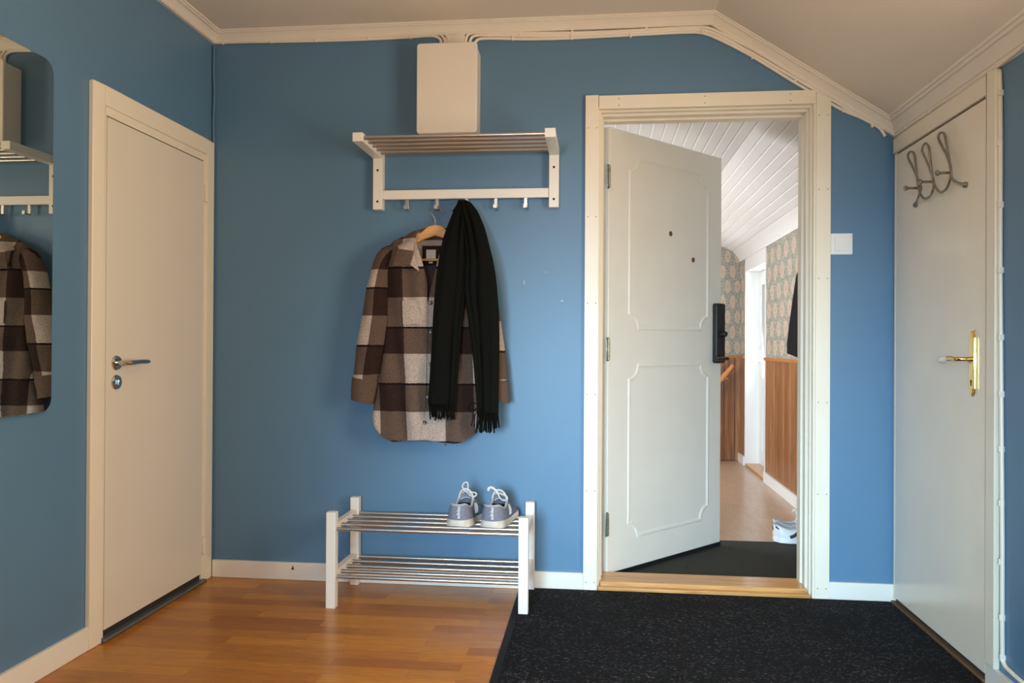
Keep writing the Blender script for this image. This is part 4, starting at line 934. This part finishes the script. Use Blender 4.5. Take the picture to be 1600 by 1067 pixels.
# ================================================================== CEILING LAMP (behind the camera)
t = thing('ceiling_lamp', 'small warm globe ceiling lamp behind the camera', 'lamp', (LAMP_POS[0], LAMP_POS[1], 2.30))
t.location.z = 2.0
bm = bmesh.new(); lathe(bm, [(0.001,0.350),(0.05,0.350),(0.05,0.365),(0.04,0.385),(0.001,0.385)], Matrix(), 20); obj('ceiling_rose', bm, M_brass, t)
obj('cord', T([(0,0,0.0),(0,0,0.18),(0,0,0.355)], 0.003, seg=8), M_blackp, t)
bm = bmesh.new(); lathe(bm, [(0.018,0.02),(0.024,0.02),(0.036,0.0),(0.075,-0.030),(0.072,-0.030),(0.033,-0.003),(0.022,0.015),(0.018,0.015)], Matrix(), 28); obj('lamp_shade', bm, M_brass, t)
l = bpy.data.lights.new('lamp_bulb', 'POINT'); l.energy = LAMP_E; l.color = (1.0, 0.70, 0.43); l.shadow_soft_size = 0.10
lo = bpy.data.objects.new('lamp_bulb', l); C.objects.link(lo); lo.location = LAMP_POS
# ================================================================== THE HALL BEYOND
HXL, HXR, HY0, HY1 = -1.0, 1.28, D+BW, 7.20
HK, HZ, HSL = 0.769, 2.107, 0.53
struct('hall_floor', Bx(HXL, HXR+0.25, HY0-0.15, HY1, -0.05, 0.0), M_hfloor, 'pale brown laminate floor of the hall', 'floor')
# boarded ceiling: individual tongue-and-groove boards as relief in one mesh
bm = bmesh.new()
def plank(P, Q, nrm):
    # P,Q ends of the board across (x,z); extruded along y, v-grooves at both sides
    g = 0.006; d = (Q-P).normalized(); y0, y1 = HY0, HY1
    secs = [P, P + d*g - nrm*0.0, Q - d*g, Q]; off = [nrm*0.0, nrm*0.006, nrm*0.006, nrm*0.0]
    A = [bm.verts.new((s.x+o_.x, y0, s.y+o_.y)) for s, o_ in zip(secs, off)]; B = [bm.verts.new((s.x+o_.x, y1, s.y+o_.y)) for s, o_ in zip(secs, off)]
    for i in range(3): bm.faces.new((A[i], A[i+1], B[i+1], B[i]))
bw = 0.0622; x = HK
while x > HXL:
    plank(Vector((x-bw, HZ)), Vector((x, HZ)), Vector((0, -1))); x -= bw
dl = Vector((1, -HSL)).normalized(); nn = Vector((-HSL, -1)).normalized(); p = Vector((HK, HZ))
for i in range(10):
    plank(p, p+dl*bw, nn); p = p+dl*bw
box(bm, HXL-0.1, HXR+0.3, HY0, HY1, HZ+0.06, HZ+0.1)
struct('hall_ceiling', bm, M_hallw, 'white boarded hall ceiling with a sloping side', 'ceiling', smooth=0)
AY0, AY1 = 6.16, 6.93     # door alcove in the hall's side wall
WZ = 0.925; HT = 1.90
def wallX(y0, y1, nm_): 
    struct(nm_[0], Bx(HXR, HXR+0.1, y0, y1, WZ, HT), M_wpY, nm_[1], 'wall'); struct(nm_[2], Bx(HXR-0.004, HXR+0.1, y0, y1, 0, WZ), M_wainY, nm_[3], 'panelling')
wallX(HY0, AY0-0.01, ('wall_hall_near', 'patterned wallpaper on the hall wall nearest the doorway', 'panelling_hall_near', 'brown board panelling on the near side of the hall'))
wallX(AY1+0.01, HY1, ('wall_hall_far', 'patterned wallpaper beyond the white hall door', 'panelling_hall_far', 'brown board panelling beyond the white hall door'))
struct('hall_end_wall', Bx(HXL, HXR+0.3, HY1, HY1+0.1, WZ, HT+0.3), M_wpX, 'patterned wallpaper on the end wall of the hall', 'wall')
struct('hall_end_panelling', Bx(HXL, HXR+0.3, HY1-0.004, HY1+0.1, 0, WZ), M_wainX, 'orange brown board panelling on the end wall of the hall', 'panelling')
struct('wall_hall_left', Bx(HXL-0.1, HXL, HY0, HY1, 0, HZ+0.1), M_hallw)
# dado caps, baseboards, cornices
bm = Bx(HXR-0.018, HXR, HY0, AY0-0.03, WZ-0.008, WZ+0.014); struct('trim_9', bm, M_rail, 'wooden cap on the near hall panelling', 'rail')
bm = Bx(HXR-0.018, HXR, AY1+0.02, HY1, WZ-0.008, WZ+0.014); box(bm, HXL, HXR, HY1-0.018, HY1, WZ-0.008, WZ+0.014); struct('trim_10', bm, M_rail, 'wooden cap on the far hall panelling', 'rail')
struct('baseboard_hall_near', Bx(HXR-0.018, HXR-0.003, HY0, AY0-0.03, 0, 0.075), M_hallw, 'white baseboard on the near side of the hall', 'baseboard')
struct('baseboard_hall_far', Bx(HXR-0.018, HXR-0.003, AY1+0.02, HY1, 0, 0.075), M_hallw, 'white baseboard beyond the white hall door', 'baseboard')
bm = bmesh.new()
prism(bm, [(HXR, 1.845),(HXR, 1.775),(HXR-0.012, 1.775),(HXR-0.014, 1.80),(HXR-0.05, 1.845),(HXR-0.07,1.862)], HY1-HY0, Matrix.Translation((0,HY1,0)) @ Matrix.Rotation(PI/2, 4, 'X'))
struct('trim_11', bm, M_hallw, 'white cornice along the hall wall', 'cornice')
# white alcove and glazed door
bm = Bx(HXR-0.006, HXR+0.20, AY0-0.03, AY0, 0, HT); box(bm, HXR-0.006, HXR+0.20, AY1, AY1+0.025, 0, HT); box(bm, HXR-0.006, HXR+0.20, AY0, AY1, 1.66, HT)
struct('trim_12', bm, M_hallw, 'deep white lining around the glazed hall door', 'door frame')
struct('trim_13', Bx(HXR-0.004, HXR+0.2, AY0, AY1, 0, 0.02), M_pine, 'pale wooden sill under the glazed hall door', 'threshold')
t = thing('door_4', 'white glazed door at the far side of the hall', 'door', (HXR+0.13, (AY0+AY1)/2, 0.02)); t['kind'] = 'structure'; o0 = t.location.copy()
dx0, dx1 = HXR+0.11, HXR+0.15
bm = Bx(dx0, dx1, AY0, AY0+0.11, 0.02, 1.66); box(bm, dx0, dx1, AY1-0.11, AY1, 0.02, 1.66); box(bm, dx0, dx1, AY0+0.11, AY1-0.11, 0.02, 0.14); box(bm, dx0, dx1, AY0+0.11, AY1-0.11, 0.66, 0.76); box(bm, dx0, dx1, AY0+0.11, AY1-0.11, 1.54, 1.66)
obj('door_leaf', rel(bm, o0), M_hallw, t, bevel=0.004)
obj('lower_panel', rel(Bx(dx0+0.012, dx1-0.012, AY0+0.11, AY1-0.11, 0.14, 0.66), o0), M_hallw, t)
obj('glass_pane', rel(Bx(dx0+0.018, dx1-0.018, AY0+0.11, AY1-0.11, 0.76, 1.54), o0), M_glass, t)
hy = AY1-0.055
bm = bmesh.new(); lathe(bm, [(0.001,0),(0.026,0),(0.024,0.008),(0.001,0.01)], axis_mat((dx0,hy,0.90),(-1,0,0)), 20); tube(bm, smoothpath([(dx0,hy,0.90),(dx0-0.045,hy,0.90),(dx0-0.055,hy-0.02,0.90),(dx0-0.055,hy-0.10,0.885)],5), 0.009)
obj('handle', rel(bm, o0), M_hallw, t)
bm = bmesh.new(); lathe(bm, [(0.001,0),(0.022,0),(0.022,0.012),(0.001,0.014)], axis_mat((dx0,hy,1.04),(-1,0,0)), 20); obj('lock_rose', rel(bm, o0), M_hallw, t)
# handrail on the end wall
hp = [PY(1082,642,HY1-0.10), PY(1112,609,HY1-0.10), PY(1138,580,HY1-0.10), PY(1146,571,HY1-0.10)]
t = thing('handrail', 'round wooden stair handrail on the far panelling', 'handrail', hp[3]); o0 = hp[3].copy()
obj('rail', rel(T(smoothpath(hp, 5), 0.024, seg=14), o0), M_rail, t)
for q in (hp[2], hp[0]):
    bm = T(smoothpath([q, q+Vector((0,0.02,-0.05)), q+Vector((0,0.10,-0.055))], 5), 0.007); lathe(bm, [(0.001,0),(0.022,0),(0.018,0.006),(0.001,0.008)], axis_mat(q+Vector((0,0.097,-0.055)),(0,-1,0)), 16)
    obj('bracket', rel(bm, o0), M_brass, t)
# hall mat, jacket, shoes
tag(obj('hall_mat', Bx(-0.15, 1.16, 3.478, 4.222, 0.0, 0.008), M_hmat, bevel=0.002), 'plain dark grey mat on the hall floor behind the open door', 'mat')
t = thing('black_jacket', 'black fleece jacket hanging on the wallpapered hall wall, half hidden by the frame', 'jacket', (1.28, 4.6, 1.5)); o0 = (1.28, 4.6, 1.5)
bm = bmesh.new(); rings = []
for (z, yc, hw, dp) in ((1.55,4.55,0.05,0.03),(1.50,4.56,0.12,0.045),(1.42,4.58,0.22,0.06),(1.3,4.60,0.27,0.065),(1.15,4.62,0.33,0.07),(1.02,4.64,0.38,0.07),(0.965,4.64,0.385,0.065)):
    rings.append([bm.verts.new((1.20-0.0+dp*math.cos(2*PI*k/32)*(1+0.12*math.sin(8*PI*k/32)), yc+hw*math.sin(2*PI*k/32), z+0.02*math.sin(2*PI*k/32))) for k in range(32)])
for A, B in zip(rings, rings[1:]):
    for k in range(32): bm.faces.new((A[k], A[(k+1)%32], B[(k+1)%32], B[k]))
bm.faces.new(rings[0]); bm.faces.new(rings[-1][::-1]); obj('body', rel(bm, o0), M_fleece, t, smooth=80)
bm = T([(1.278,4.55,1.585),(1.25,4.55,1.58),(1.225,4.55,1.585)], 0.007); tag(obj('wall_hook', bm, M_oldbrass), 'metal peg behind the frame that carries the black jacket', 'hook')
sneaker('sneaker', 'white sneaker with black stripe on the hall floor, nearer the mat', 'shoe', (0.930, 4.235, 0.008), math.radians(-97), 'white sneakers in the hall', upm=M_leath, sidem=M_leath, solem=M_leath, tongm=M_dust, style='court', mirror=1)
sneaker('sneaker', 'white sneaker on the hall floor, further from the mat and mostly hidden', 'shoe', (0.960, 4.37, 0.0), math.radians(-92), 'white sneakers in the hall', upm=M_leath, sidem=M_leath, solem=M_leath, tongm=M_dust, style='court', mirror=-1)
